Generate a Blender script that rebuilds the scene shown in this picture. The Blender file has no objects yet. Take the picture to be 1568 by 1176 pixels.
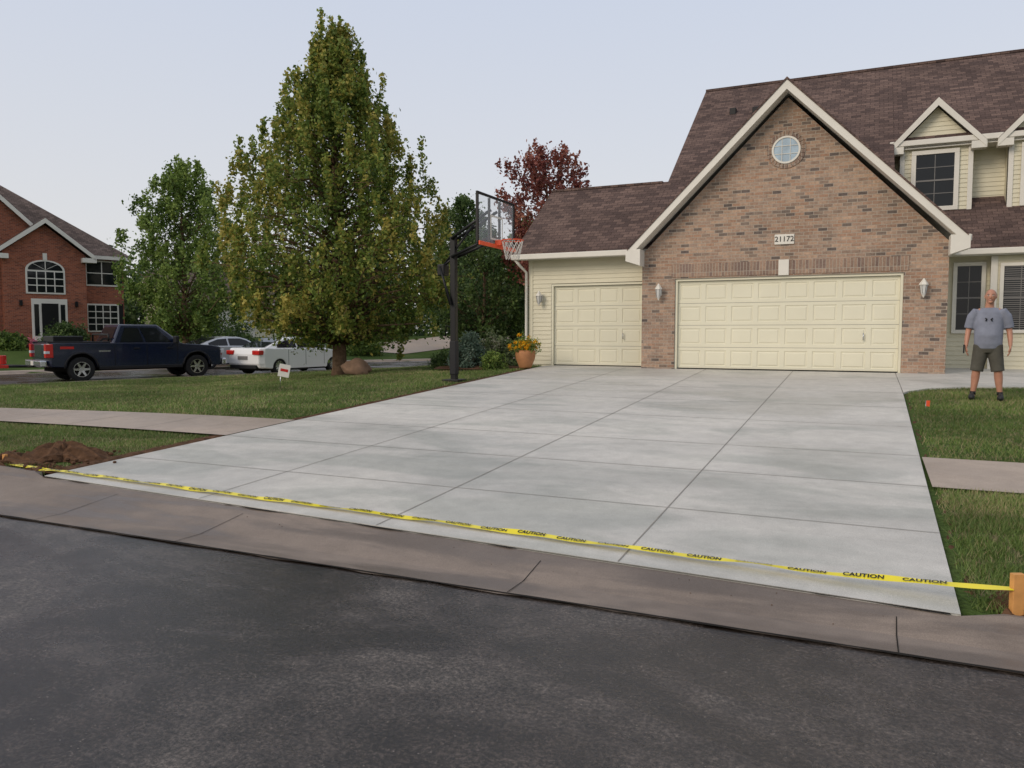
import bpy, bmesh, math, random
import numpy as np
from mathutils import Vector, Matrix, Euler
random.seed(7); rng=np.random.default_rng(11)
scene=bpy.context.scene
COL=scene.collection
# ------------------------------------------------------------------ helpers
def link(o,parent=None):
    COL.objects.link(o)
    if parent is not None: o.parent=parent
    return o
def empty(name,loc=(0,0,0),rotz=0):
    e=bpy.data.objects.new(name,None); e.location=loc; e.rotation_euler=(0,0,rotz); e.empty_display_size=.2
    return link(e)
def mesh_obj(name,verts,faces,mats,parent=None,fm=None,smooth=False,bevel=0,seg=2,ang=35):
    me=bpy.data.meshes.new(name); me.from_pydata([tuple(v) for v in verts],[],faces)
    if not isinstance(mats,(list,tuple)): mats=[mats]
    for m in mats: me.materials.append(m)
    if fm is not None: me.polygons.foreach_set('material_index',fm)
    bm=bmesh.new(); bm.from_mesh(me); bmesh.ops.recalc_face_normals(bm,faces=bm.faces); bm.to_mesh(me); bm.free()
    if smooth: me.polygons.foreach_set('use_smooth',[True]*len(me.polygons))
    o=bpy.data.objects.new(name,me); link(o,parent)
    if bevel>0:
        b=o.modifiers.new('b','BEVEL'); b.width=bevel; b.segments=seg; b.limit_method='ANGLE'; b.angle_limit=math.radians(ang)
    return o
def sheet(name,verts,faces,mat,parent=None,smooth=False):
    me=bpy.data.meshes.new(name); me.from_pydata([tuple(v) for v in verts],[],faces); me.materials.append(mat)
    if smooth: me.polygons.foreach_set('use_smooth',[True]*len(me.polygons))
    return link(bpy.data.objects.new(name,me),parent)
def box(name,x0,x1,y0,y1,z0,z1,mat,parent=None,bevel=0,seg=2):
    v=[(x,y,z) for z in (z0,z1) for y in (y0,y1) for x in (x0,x1)]
    f=[(0,2,3,1),(4,5,7,6),(0,1,5,4),(2,6,7,3),(0,4,6,2),(1,3,7,5)]
    return mesh_obj(name,v,f,mat,parent,bevel=bevel,seg=seg)
def prism(name,pts,y0,y1,mat,parent=None,bevel=0,plane='xz',fm=None):
    n=len(pts)
    if plane=='xz': v=[(p[0],y0,p[1]) for p in pts]+[(p[0],y1,p[1]) for p in pts]
    elif plane=='yz': v=[(y0,p[0],p[1]) for p in pts]+[(y1,p[0],p[1]) for p in pts]
    else: v=[(p[0],p[1],y0) for p in pts]+[(p[0],p[1],y1) for p in pts]
    f=[tuple(range(n)),tuple(range(2*n-1,n-1,-1))]+[(i,(i+1)%n,(i+1)%n+n,i+n) for i in range(n)]
    return mesh_obj(name,v,f,mat,parent,bevel=bevel,fm=fm)
def slab(name,quad,th,mtop,mside,parent=None):
    v=[tuple(p) for p in quad]+[(p[0],p[1],p[2]-th) for p in quad]
    n=len(quad)
    f=[tuple(range(n)),tuple(range(2*n-1,n-1,-1))]+[(i,(i+1)%n,(i+1)%n+n,i+n) for i in range(n)]
    return mesh_obj(name,v,f,[mtop,mside],parent,fm=[0]+[1]*(n+1))
def tube_data(pts,rad,seg=10,cap=True,ref=(1,0,0)):
    V=[];F=[];pts=[Vector(p) for p in pts];n=len(pts)
    for i,p in enumerate(pts):
        t=(pts[min(i+1,n-1)]-pts[max(i-1,0)]).normalized()
        r=Vector(ref)
        if abs(r.dot(t))>.9: r=Vector((0,1,0)) if abs(t.y)<.9 else Vector((0,0,1))
        a=(r-t*r.dot(t)).normalized(); b=t.cross(a)
        ra=rad[i] if isinstance(rad[i],(tuple,list)) else (rad[i],rad[i])
        for k in range(seg):
            th=2*math.pi*k/seg
            V.append(p+a*math.cos(th)*ra[0]+b*math.sin(th)*ra[1])
    for i in range(n-1):
        for k in range(seg):
            k2=(k+1)%seg
            F.append((i*seg+k,i*seg+k2,(i+1)*seg+k2,(i+1)*seg+k))
    if cap:
        F.append(tuple(range(seg-1,-1,-1))); F.append(tuple((n-1)*seg+k for k in range(seg)))
    return V,F
def merge(parts):
    V=[];F=[]
    for v,f in parts:
        o=len(V); V+=list(v); F+=[tuple(i+o for i in q) for q in f]
    return V,F
def tube(name,pts,rad,mat,parent=None,seg=10,smooth=True):
    v,f=tube_data(pts,rad,seg); return mesh_obj(name,v,f,mat,parent,smooth=smooth)
def sph_data(c,r,su=16,sv=10,fn=None):
    V=[];F=[]
    V.append(Vector((0,0,-1)))
    for j in range(1,sv):
        ph=-math.pi/2+math.pi*j/sv
        for i in range(su):
            th=2*math.pi*i/su; V.append(Vector((math.cos(ph)*math.cos(th),math.cos(ph)*math.sin(th),math.sin(ph))))
    V.append(Vector((0,0,1)))
    for i in range(su): F.append((0,1+(i+1)%su,1+i))
    for j in range(sv-2):
        for i in range(su):
            a=1+j*su+i;b=1+j*su+(i+1)%su; F.append((a,b,b+su,a+su))
    t=len(V)-1
    for i in range(su): F.append((1+(sv-2)*su+i,1+(sv-2)*su+(i+1)%su,t))
    out=[]
    for v in V:
        if fn: v=fn(v)
        out.append(Vector((c[0]+v.x*r[0],c[1]+v.y*r[1],c[2]+v.z*r[2])))
    return out,F
def np_mesh(name,V,k,mat,parent=None,col=None,smooth=False):
    n=len(V)//k
    me=bpy.data.meshes.new(name)
    me.vertices.add(len(V)); me.vertices.foreach_set('co',np.ascontiguousarray(V,dtype=np.float32).ravel())
    me.loops.add(len(V)); me.loops.foreach_set('vertex_index',np.arange(len(V),dtype=np.int32))
    me.polygons.add(n); me.polygons.foreach_set('loop_start',np.arange(0,len(V),k,dtype=np.int32))
    me.update(calc_edges=True)
    if col is not None:
        c=np.ones((len(V),4),dtype=np.float32); c[:,:3]=np.repeat(col,k,axis=0)
        at=me.color_attributes.new('Col','FLOAT_COLOR','POINT'); at.data.foreach_set('color',c.ravel())
    me.materials.append(mat)
    return link(bpy.data.objects.new(name,me),parent)
# ------------------------------------------------------------------ materials
def newmat(name):
    m=bpy.data.materials.new(name); m.use_nodes=True
    nt=m.node_tree; b=nt.nodes['Principled BSDF']
    return m,nt,b
def N(nt,t,**kw):
    n=nt.nodes.new(t)
    for k,v in kw.items(): setattr(n,k,v)
    return n
def ramp(nt,stops):
    r=N(nt,'ShaderNodeValToRGB'); e=r.color_ramp.elements
    while len(e)<len(stops): e.new(.5)
    for i,(p,c) in enumerate(stops):
        e[i].position=p; e[i].color=(c[0],c[1],c[2],1) if isinstance(c,(tuple,list)) else (c,c,c,1)
    return r
def noise(nt,vec,scale,detail=4,rough=.55,dist=0):
    n=N(nt,'ShaderNodeTexNoise'); n.inputs['Scale'].default_value=scale; n.inputs['Detail'].default_value=detail; n.inputs['Roughness'].default_value=rough; n.inputs['Distortion'].default_value=dist
    nt.links.new(vec,n.inputs['Vector']); return n
def mapped(nt,vec,sc,loc=(0,0,0),rot=0):
    mp=N(nt,'ShaderNodeMapping'); mp.inputs['Scale'].default_value=sc; mp.inputs['Location'].default_value=loc; mp.inputs['Rotation'].default_value=(0,0,rot); nt.links.new(vec,mp.inputs[0]); return mp.outputs[0]
def mulcol(nt,a,b,fac=1.0,bt='MULTIPLY'):
    m=N(nt,'ShaderNodeMix',data_type='RGBA',blend_type=bt); m.inputs[0].default_value=fac
    for s,i in ((a,6),(b,7)):
        if isinstance(s,tuple): m.inputs[i].default_value=(*s,1)
        else: nt.links.new(s,m.inputs[i])
    return m.outputs[2]
def bump(nt,b,h,st=.3,dist=.01):
    n=N(nt,'ShaderNodeBump'); n.inputs['Strength'].default_value=st; n.inputs['Distance'].default_value=dist
    nt.links.new(h,n.inputs['Height']); nt.links.new(n.outputs[0],b.inputs['Normal'])
def mat(name,col,rough=.6,var=.12,scale=3,metal=0,spec=.5,bmp=0,bs=60,coat=0):
    m,nt,b=newmat(name); tc=N(nt,'ShaderNodeTexCoord')
    b.inputs['Roughness'].default_value=rough; b.inputs['Metallic'].default_value=metal; b.inputs['Specular IOR Level'].default_value=spec
    b.inputs['Coat Weight'].default_value=coat; b.inputs['Coat Roughness'].default_value=.05
    n=noise(nt,tc.outputs['Object'],scale,5)
    r=ramp(nt,[(.25,tuple(c*(1-var) for c in col)),(.75,tuple(min(1,c*(1+var)) for c in col))])
    nt.links.new(n.outputs[0],r.inputs[0]); nt.links.new(r.outputs[0],b.inputs['Base Color'])
    if bmp:
        n2=noise(nt,tc.outputs['Object'],bs,3); bump(nt,b,n2.outputs[0],bmp,.01)
    return m
def uv_vec(nt,mode,zf=1.0):
    tc=N(nt,'ShaderNodeTexCoord'); s=N(nt,'ShaderNodeSeparateXYZ'); c=N(nt,'ShaderNodeCombineXYZ')
    nt.links.new(tc.outputs['Object'],s.inputs[0])
    if mode=='x': nt.links.new(s.outputs[0],c.inputs[0])
    elif mode=='y': nt.links.new(s.outputs[1],c.inputs[0])
    else:
        a=N(nt,'ShaderNodeMath',operation='ADD'); nt.links.new(s.outputs[0],a.inputs[0]); nt.links.new(s.outputs[1],a.inputs[1]); nt.links.new(a.outputs[0],c.inputs[0])
    z=N(nt,'ShaderNodeMath',operation='MULTIPLY'); z.inputs[1].default_value=zf; nt.links.new(s.outputs[2],z.inputs[0]); nt.links.new(z.outputs[0],c.inputs[1])
    return c.outputs[0],tc
def brick_tex(nt,vec,w,h,mortar,off=.5):
    t=N(nt,'ShaderNodeTexBrick'); t.inputs['Scale'].default_value=1; t.inputs['Brick Width'].default_value=w; t.inputs['Row Height'].default_value=h
    t.inputs['Mortar Size'].default_value=mortar; t.inputs['Color1'].default_value=(0,0,0,1); t.inputs['Color2'].default_value=(1,1,1,1); t.inputs['Mortar'].default_value=(.5,.5,.5,1)
    t.inputs['Mortar Smooth'].default_value=.2; t.offset=off
    nt.links.new(vec,t.inputs['Vector']); return t
def brick_mat(name,stops,mortar_col,w=.2,h=.075,mode='xy',rot=False,mortar=.006):
    m,nt,b=newmat(name); vec,tc=uv_vec(nt,mode)
    t=brick_tex(nt,vec,w,h,mortar,0 if rot else .5)
    r=ramp(nt,stops); nt.links.new(t.outputs['Color'],r.inputs[0])
    n=noise(nt,tc.outputs['Object'],25,4); rr=ramp(nt,[(.3,.75),(.7,1.15)]); nt.links.new(n.outputs[0],rr.inputs[0])
    n2=noise(nt,tc.outputs['Object'],.9,3); r2=ramp(nt,[(.35,.82),(.65,1.12)]); nt.links.new(n2.outputs[0],r2.inputs[0])
    c=mulcol(nt,r.outputs[0],rr.outputs[0]); c=mulcol(nt,c,r2.outputs[0])
    mx=N(nt,'ShaderNodeMix',data_type='RGBA'); nt.links.new(t.outputs['Fac'],mx.inputs[0]); nt.links.new(c,mx.inputs[6]); mx.inputs[7].default_value=(*mortar_col,1)
    nt.links.new(mx.outputs[2],b.inputs['Base Color']); b.inputs['Roughness'].default_value=.9; b.inputs['Specular IOR Level'].default_value=.2
    inv=N(nt,'ShaderNodeMath',operation='SUBTRACT'); inv.inputs[0].default_value=1; nt.links.new(t.outputs['Fac'],inv.inputs[1])
    bump(nt,b,inv.outputs[0],.6,.008)
    return m
M={}
M['brick']=brick_mat('tan_brick',[(0,(.46,.315,.225)),(.25,(.40,.28,.205)),(.5,(.35,.25,.19)),(.68,(.38,.235,.16)),(.88,(.27,.20,.155)),(.94,(.19,.15,.125)),(1,(.13,.105,.095))],(.40,.35,.29))
M['brick_s']=brick_mat('tan_brick_soldier',[(0,(.38,.26,.19)),(.5,(.31,.215,.16)),(1,(.22,.155,.13))],(.40,.35,.29),w=.072,h=.34,rot=True)
M['brick_r']=brick_mat('red_brick',[(0,(.40,.13,.07)),(.5,(.32,.10,.055)),(1,(.21,.07,.045))],(.32,.22,.17))
def shingle(name,mode,zf,stops):
    m,nt,b=newmat(name); vec,tc=uv_vec(nt,mode,zf)
    t=brick_tex(nt,vec,.24,.14,.006); r=ramp(nt,stops); nt.links.new(t.outputs['Color'],r.inputs[0])
    n=noise(nt,tc.outputs['Object'],40,3); rr=ramp(nt,[(.3,.65),(.7,1.3)]); nt.links.new(n.outputs[0],rr.inputs[0])
    n2=noise(nt,tc.outputs['Object'],.7,4); r2=ramp(nt,[(.3,.82),(.7,1.12)]); nt.links.new(n2.outputs[0],r2.inputs[0])
    c=mulcol(nt,r.outputs[0],rr.outputs[0]); c=mulcol(nt,c,r2.outputs[0])
    mx=N(nt,'ShaderNodeMix',data_type='RGBA'); nt.links.new(t.outputs['Fac'],mx.inputs[0]); nt.links.new(c,mx.inputs[6]); mx.inputs[7].default_value=(.045,.032,.028,1)
    nt.links.new(mx.outputs[2],b.inputs['Base Color']); b.inputs['Roughness'].default_value=.95; b.inputs['Specular IOR Level'].default_value=.12
    inv=N(nt,'ShaderNodeMath',operation='SUBTRACT'); inv.inputs[0].default_value=1; nt.links.new(t.outputs['Fac'],inv.inputs[1]); bump(nt,b,inv.outputs[0],.7,.01)
    return m
st=[(0,(.175,.12,.102)),(.5,(.128,.088,.077)),(1,(.085,.06,.055))]
M['sh_x']=shingle('shingles_front','x',1.68,st); M['sh_y']=shingle('shingles_side','y',1.414,st)
st2=[(0,(.2,.15,.13)),(.5,(.15,.115,.10)),(1,(.11,.085,.075))]
M['sh2_x']=shingle('shingles_far_x','x',1.5,st2); M['sh2_y']=shingle('shingles_far_y','y',1.4,st2)
M['cream']=mat('cream_siding',(.66,.62,.47),.55,.05,2)
M['door']=mat('garage_door_paint',(.71,.68,.53),.45,.04,1.2)
M['white']=mat('white_trim',(.70,.67,.60),.5,.05,3)
M['glass']=mat('window_glass',(.012,.014,.016),.05,.2,1,spec=.35)
M['blind']=mat('window_blind',(.18,.17,.16),.4,.1,2)
M['black']=mat('black_metal',(.008,.008,.009),.4,.1,5,spec=.3)
M['dark']=mat('dark_gap',(.02,.018,.016),.9,.2,10,spec=.1)
M['rubber']=mat('tyre_rubber',(.02,.02,.02),.8,.2,10,spec=.2)
M['chrome']=mat('alloy',(.55,.56,.58),.25,.05,5,metal=.9)
M['lampg']=mat('lamp_glass',(.6,.6,.58),.15,.05,5)
def concrete(name,c,bl,panels=False,wet=False):
    m,nt,b=newmat(name); tc=N(nt,'ShaderNodeTexCoord'); o=tc.outputs['Object']
    n1=noise(nt,mapped(nt,o,(.55,.9,1)),.7,3,.5,.5); r1=ramp(nt,[(.38,bl),(.50,(.97,.97,.965)),(.62,(1.05,1.045,1.03))]); nt.links.new(n1.outputs[0],r1.inputs[0])
    n2=noise(nt,o,5,6,.65); r2=ramp(nt,[(.35,.92),(.65,1.06)]); nt.links.new(n2.outputs[0],r2.inputs[0])
    n3=noise(nt,o,150,3,.6); r3=ramp(nt,[(.35,.84),(.65,1.12)]); nt.links.new(n3.outputs[0],r3.inputs[0])
    x=mulcol(nt,r1.outputs[0],r2.outputs[0]); x=mulcol(nt,x,r3.outputs[0]); x=mulcol(nt,x,c)
    if panels:
        t=brick_tex(nt,mapped(nt,o,(1,1,1),(1.43,-.05,0)),1.99,1.95,0,0); rp=ramp(nt,[(0,.95),(1,1.04)]); nt.links.new(t.outputs['Color'],rp.inputs[0]); x=mulcol(nt,x,rp.outputs[0])
        s=N(nt,'ShaderNodeSeparateXYZ'); nt.links.new(o,s.inputs[0]); mr=N(nt,'ShaderNodeMapRange'); mr.inputs[1].default_value=5; mr.inputs[2].default_value=11; mr.inputs[3].default_value=.06; mr.inputs[4].default_value=-.04; nt.links.new(s.outputs[1],mr.inputs[0])
        n5=noise(nt,mapped(nt,o,(.5,1.3,1),(3,1,0)),.9,4,.55,.8); sb=N(nt,'ShaderNodeMath',operation='SUBTRACT'); nt.links.new(n5.outputs[0],sb.inputs[0]); nt.links.new(mr.outputs[0],sb.inputs[1])
        r5=ramp(nt,[(.37,(.80,.825,.82)),(.52,(1,1,1))]); nt.links.new(sb.outputs[0],r5.inputs[0]); x=mulcol(nt,x,r5.outputs[0])
    if wet:
        n6=noise(nt,mapped(nt,o,(.6,3,1),(1,5,0)),1.0,5,.6,.5); r6=ramp(nt,[(.42,(.66,.64,.62)),(.56,(1.06,1.05,1.03))]); nt.links.new(n6.outputs[0],r6.inputs[0]); x=mulcol(nt,x,r6.outputs[0])
    nt.links.new(x,b.inputs['Base Color'])
    rr=ramp(nt,[(.42,.35 if wet else .48),(.58,.75)]); nt.links.new((n6 if wet else n1).outputs[0],rr.inputs[0]); nt.links.new(rr.outputs[0],b.inputs['Roughness'])
    b.inputs['Specular IOR Level'].default_value=.3
    n4=noise(nt,mapped(nt,o,(3,220,1)),1,2); bump(nt,b,(n3 if wet else n4).outputs[0],.3,.004)
    return m
M['drive']=concrete('driveway_concrete',(.565,.545,.505),(.86,.87,.865),True)
M['walk']=concrete('sidewalk_concrete',(.40,.33,.275),(.85,.83,.8))
M['gutter']=concrete('gutter_concrete',(.225,.185,.158),(.8,.79,.78),wet=True)
def asphalt():
    m,nt,b=newmat('asphalt'); tc=N(nt,'ShaderNodeTexCoord'); o=tc.outputs['Object']
    n1=noise(nt,mapped(nt,o,(.6,1.1,1),(2.3,.4,0),.6),.8,6,.62,.9); r1=ramp(nt,[(.40,(.018,.0135,.0105)),(.47,(.032,.0245,.020)),(.54,(.050,.040,.034)),(.62,(.074,.062,.053))]); nt.links.new(n1.outputs[0],r1.inputs[0])
    n2=noise(nt,o,48,5,.85); r2=ramp(nt,[(.38,.25),(.50,.9),(.62,2.4)]); nt.links.new(n2.outputs[0],r2.inputs[0])
    n5=noise(nt,o,5,6,.75); r5=ramp(nt,[(.40,.65),(.62,1.35)]); nt.links.new(n5.outputs[0],r5.inputs[0])
    c=mulcol(nt,r1.outputs[0],r2.outputs[0]); c=mulcol(nt,c,r5.outputs[0])
    v=N(nt,'ShaderNodeTexVoronoi'); v.inputs['Scale'].default_value=32; nt.links.new(o,v.inputs['Vector'])
    sp=ramp(nt,[(.0,(1,1,1)),(.15,(0,0,0))]); nt.links.new(v.outputs['Distance'],sp.inputs[0])
    nz=noise(nt,o,6,3); rz=ramp(nt,[(.46,0),(.60,1)]); nt.links.new(nz.outputs[0],rz.inputs[0])
    f=mulcol(nt,sp.outputs[0],rz.outputs[0])
    c=mulcol(nt,c,mulcol(nt,f,(.26,.225,.19)),1,'ADD')
    nt.links.new(c,b.inputs['Base Color'])
    r3=ramp(nt,[(.42,.15),(.50,.25),(.60,.44)]); nt.links.new(n1.outputs[0],r3.inputs[0]); nt.links.new(r3.outputs[0],b.inputs['Roughness'])
    b.inputs['Specular IOR Level'].default_value=.55
    n4=noise(nt,o,45,5,.8); n7=noise(nt,o,9,3,.6)
    bm=N(nt,'ShaderNodeBump'); bm.inputs['Strength'].default_value=.42; bm.inputs['Distance'].default_value=.010; nt.links.new(n4.outputs[0],bm.inputs['Height'])
    bm2=N(nt,'ShaderNodeBump'); bm2.inputs['Strength'].default_value=.25; bm2.inputs['Distance'].default_value=.012; nt.links.new(n7.outputs[0],bm2.inputs['Height']); nt.links.new(bm.outputs[0],bm2.inputs['Normal']); nt.links.new(bm2.outputs[0],b.inputs['Normal'])
    return m
M['asphalt']=asphalt()
def ground_mat():
    m,nt,b=newmat('ground_grass'); tc=N(nt,'ShaderNodeTexCoord'); o=tc.outputs['Object']
    n1=noise(nt,o,.5,5,.6); r1=ramp(nt,[(.3,(.045,.075,.018)),(.55,(.07,.11,.028)),(.75,(.11,.125,.045))]); nt.links.new(n1.outputs[0],r1.inputs[0])
    n2=noise(nt,o,28,4,.7); r2=ramp(nt,[(.3,.5),(.7,1.5)]); nt.links.new(n2.outputs[0],r2.inputs[0])
    nt.links.new(mulcol(nt,r1.outputs[0],r2.outputs[0]),b.inputs['Base Color']); b.inputs['Roughness'].default_value=.95; b.inputs['Specular IOR Level'].default_value=.1
    bump(nt,b,n2.outputs[0],.8,.04); return m
M['ground']=ground_mat()
M['dirt']=mat('soil',(.095,.052,.03),.95,.5,14,bmp=1,bs=40,spec=.1)
M['mulch']=mat('mulch',(.09,.05,.03),.95,.6,30,bmp=1,bs=60,spec=.1)
def leafmat(name,tr=.3):
    m,nt,b=newmat(name); a=N(nt,'ShaderNodeAttribute',attribute_name='Col')
    nt.links.new(a.outputs['Color'],b.inputs['Base Color']); b.inputs['Roughness'].default_value=.55; b.inputs['Specular IOR Level'].default_value=.3
    t=N(nt,'ShaderNodeBsdfTranslucent'); nt.links.new(a.outputs['Color'],t.inputs[0])
    mx=N(nt,'ShaderNodeMixShader'); mx.inputs[0].default_value=tr
    nt.links.new(b.outputs[0],mx.inputs[1]); nt.links.new(t.outputs[0],mx.inputs[2]); nt.links.new(mx.outputs[0],nt.nodes['Material Output'].inputs[0]); return m
M['leaf']=leafmat('foliage',.4); M['blade']=leafmat('grass_blades',.2)
M['bark']=mat('bark',(.17,.11,.07),.95,.4,12,bmp=1,bs=30,spec=.1)
M['wood']=mat('pine_stake',(.62,.30,.09),.7,.2,12)
# ------------------------------------------------------------------ terrain
def sstep(x): x=np.clip(x,0,1); return x*x*(3-2*x)
def prof(Y):
    return np.interp(Y,[-1000,4.2,4.7,18.9,30,1000],[0,0,.09,.722,.74,.74])
cl0=np.array([(-28.6,4.2),(-28.2,10),(-26.6,17),(-25.0,22),(-23.8,27),(-21.8,32),(-18,38),(-11.5,43.5),(-2,47.5),(12,50),(40,51),(120,52)],float)
tt=np.linspace(0,len(cl0)-1,160); cl=np.stack([np.interp(tt,range(len(cl0)),cl0[:,i]) for i in (0,1)],1)
for _ in range(12): cl[1:-1]=(cl[:-2]+2*cl[1:-1]+cl[2:])/4
def side_dist(X,Y):
    X=np.atleast_1d(X).astype(float);Y=np.atleast_1d(Y).astype(float)
    best=np.full(X.shape,1e9); sg=np.ones(X.shape)
    for i in range(len(cl)-1):
        a=cl[i];b=cl[i+1];d=b-a;L=d@d
        t=np.clip(((X-a[0])*d[0]+(Y-a[1])*d[1])/L,0,1)
        dx=X-(a[0]+t*d[0]);dy=Y-(a[1]+t*d[1]);D=np.hypot(dx,dy)
        cr=d[0]*dy-d[1]*dx
        m=D<best; best=np.where(m,D,best); sg=np.where(m,np.where(cr>0,-1,1),sg)
    return best,sg
HW=4.0
XL=-7.75
def XRf(Y): return .66-.14*np.clip((15-Y)/10.3,0,1)
def h(X,Y):
    X=np.atleast_1d(X).astype(float);Y=np.atleast_1d(Y).astype(float)
    d,s=side_dist(X,Y)
    k=sstep((X+20)/12)
    k=np.where(X>-8,1,k)
    k=k*sstep((d-4.4)/3.5)
    hin=.12+(prof(Y)-.12)*k
    hin=np.where(Y<5.2,np.minimum(hin,prof(Y)+0*k),hin)
    hout=.12+np.minimum(1.25,.075*np.maximum(0,d-4.6))
    z=np.where(s>0,hin,hout)-.03
    z=np.where(d<4.45,-.05,z)
    z=np.where(Y<4.78,-.05,z)
    z=np.where((Y<-5.2),.08,z)
    return z
def h1(x,y): return float(h(x,y)[0])
xs=np.concatenate([np.linspace(-700,-75,10),np.arange(-70,-9,.6),np.arange(-8.9,-7.2,.1),np.arange(-7,.2,.6),np.arange(.3,1.2,.1),np.arange(1.4,24,.6),np.linspace(28,700,12)])
ys=np.concatenate([np.linspace(-700,-20,8),np.arange(-12,4,.8),np.arange(4.1,6.0,.1),np.arange(6.2,62,.6),np.linspace(66,900,12)])
GX,GY=np.meshgrid(xs,ys); gx,gy=GX.ravel(),GY.ravel(); GZ=h(gx,gy)
under=(gx>XL+.12)&(gx<XRf(gy)-.12)&(gy>4.5)&(gy<19)
GZ=np.where(under,-.25,GZ)
GZ=np.where((gy<5.42)&(gx<-7.6)&(gx>-30),-.06,GZ)
V=np.stack([gx,gy,GZ],1); nx=len(xs)
F=[(j*nx+i,j*nx+i+1,(j+1)*nx+i+1,(j+1)*nx+i) for j in range(len(ys)-1) for i in range(nx-1)]
sheet('ground',V,F,M['ground'],smooth=True)
def gridsheet(name,x0,x1,y0f,y1f,zf,mat,nx=40,ny=1,parent=None):
    V=[];F=[]
    for i in range(nx+1):
        x=x0+(x1-x0)*i/nx
        ya=y0f(x) if callable(y0f) else y0f; yb=y1f(x) if callable(y1f) else y1f
        for j in range(ny+1):
            y=ya+(yb-ya)*j/ny; V.append((x,y,zf(x,y)))
    for i in range(nx):
        for j in range(ny):
            a=i*(ny+1)+j; F.append((a,a+ny+1,a+ny+2,a+1))
    return sheet(name,V,F,mat,parent)
gridsheet('road',-300,300,-5,4.2,lambda x,y:0,M['asphalt'],8,1)
yE=lambda x:4.73-.063*x if x>-9 else 5.3
dirs=np.gradient(cl,axis=0); dirs/=np.linalg.norm(dirs,axis=1)[:,None]; nr=np.stack([dirs[:,1],-dirs[:,0]],1)
def strip(name,o,mat,parent=None):
    V=[];F=[];k=len(o)
    for i in range(len(cl)):
        for off,z in o: p=cl[i]+nr[i]*off; V.append((p[0],p[1],z))
    for i in range(len(cl)-1):
        for j in range(k-1): a=i*k+j; F.append((a,a+1,a+k+1,a+k))
    return sheet(name,V,F,mat,parent)
strip('side_road',[(-HW,0.0),(HW,0.0)],M['asphalt'])
kb=empty('side_road_kerb')
strip('kerb_near',[(HW,.002),(HW+.35,.0),(HW+.4,.10),(HW+.58,.12),(HW+.6,-.05)],M['walk'],kb)
strip('kerb_far',[(-HW,.002),(-HW-.35,.0),(-HW-.4,.10),(-HW-.58,.12),(-HW-.6,-.05)],M['walk'],kb)
gp=empty('street_gutter')
V=[];F=[];xsg=np.arange(-23,40,.25)
for x in xsg:
    e=yE(x) if x<1 else 4.67
    on=(-7.8<x<.55); zt=float(prof(e))
    jit=.010*math.sin(x*7)+.008*math.sin(x*17)
    V+= [(x,4.18+jit,.008),(x,4.45,.006),(x,e-.12,zt-.035),(x,e-.016,zt-.012)]
    if on: V+=[(x,e-.008,zt-.014),(x,e-.002,-.02)]
    else: V+=[(x,e+.05,zt+.012),(x,e+.13,zt-.002)]
for i in range(len(xsg)-1):
    for j in range(5): a=i*6+j; F.append((a,a+6,a+7,a+1))
sheet('gutter_pan',V,F,M['gutter'],gp,smooth=False)
for x in (-9.3,-6.4,-4.75,-1.95,.2,3.1,6):
    e=yE(x) if x<1 else 4.67; z2=float(prof(e))
    sheet('pan_joint',[(x,4.2,.013),(x+.006,4.2,.013),(x+.006,4.45,.010),(x,4.45,.010),(x+.009,e-.12,z2-.031),(x+.004,e-.12,z2-.031)],[(0,1,2,3),(3,2,4,5)],M['dark'],gp)
V=[];F=[]
for i,x in enumerate(np.arange(-23,20,.10)):
    w=.003+.009*abs(math.sin(x*3.1)+.6*math.sin(x*9.7)); V+=[(x,4.185-w,.0125),(x,4.193+w*.5,.0125)]
    if i: a=2*i-2; F.append((a,a+2,a+3,a+1))
sheet('pan_seam',V,F,M['dark'],gp)
# driveway
dr=empty('driveway')
pz=lambda x,y: float(prof(y))
XR=.66
def warp(o):
    for v in o.data.vertices:
        f=(v.co.x-XL)/(XR-XL); v.co.x-=.14*max(0,min(1,f))**3*min(1,max(0,(15-v.co.y)/10.3))
warp(gridsheet('slab',XL,XR,yE,18.93,pz,M['drive'],30,10,dr))
sheet('slab_side_bay',[(XL,18.93,pz(0,18.93)),(-5.05,18.93,pz(0,18.93)),(-5.05,19.56,.724),(XL,19.56,.724)],[(0,1,2,3)],M['drive'],dr)
V=[];F=[]
for i in range(31):
    x=XL+(.52-XL)*i/30; V+=[(x,yE(x),pz(0,yE(x))),(x,yE(x),-.02)]
    if i: a=2*i-2; F.append((a,a+2,a+3,a+1))
sheet('slab_front',V,F,M['drive'],dr)
for X in (XL,XR):
    ya=yE(X); yb=18.9; Xa=X if X<0 else .52
    sheet('slab_edge',[(Xa,ya,pz(0,ya)),(X,15,pz(0,15)),(X,15,.3),(Xa,ya,-.1),(X,yb,.722),(X,yb,.5)],[(0,1,2,3),(1,4,5,2)],M['drive'],dr)
M['joint']=mat('joint',(.26,.24,.21),.9,.3,8)
for X in (-1.43,-3.42,-5.42):
    w=.0045; ya=yE(X)+.002
    sheet('joint',[(X-w,ya,pz(0,ya)+.004),(X+w,ya,pz(0,ya)+.004),(X+w*1.3-.03,18.9,.726),(X-w*1.3-.03,18.9,.726)],[(0,1,2,3)],M['joint'],dr)
for Y in (6.25,7.75,9.2,11.2,13.1,15.05,17.0):
    w=.003+.0003*Y; sheet('joint',[(XL,Y-w,pz(0,Y)+.0045),(float(XRf(Y)),Y-w,pz(0,Y)+.0045),(float(XRf(Y)),Y+w,pz(0,Y)+.0045),(XL,Y+w,pz(0,Y)+.0045)],[(0,1,2,3)],M['joint'],dr)
V=[];F=[]
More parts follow.
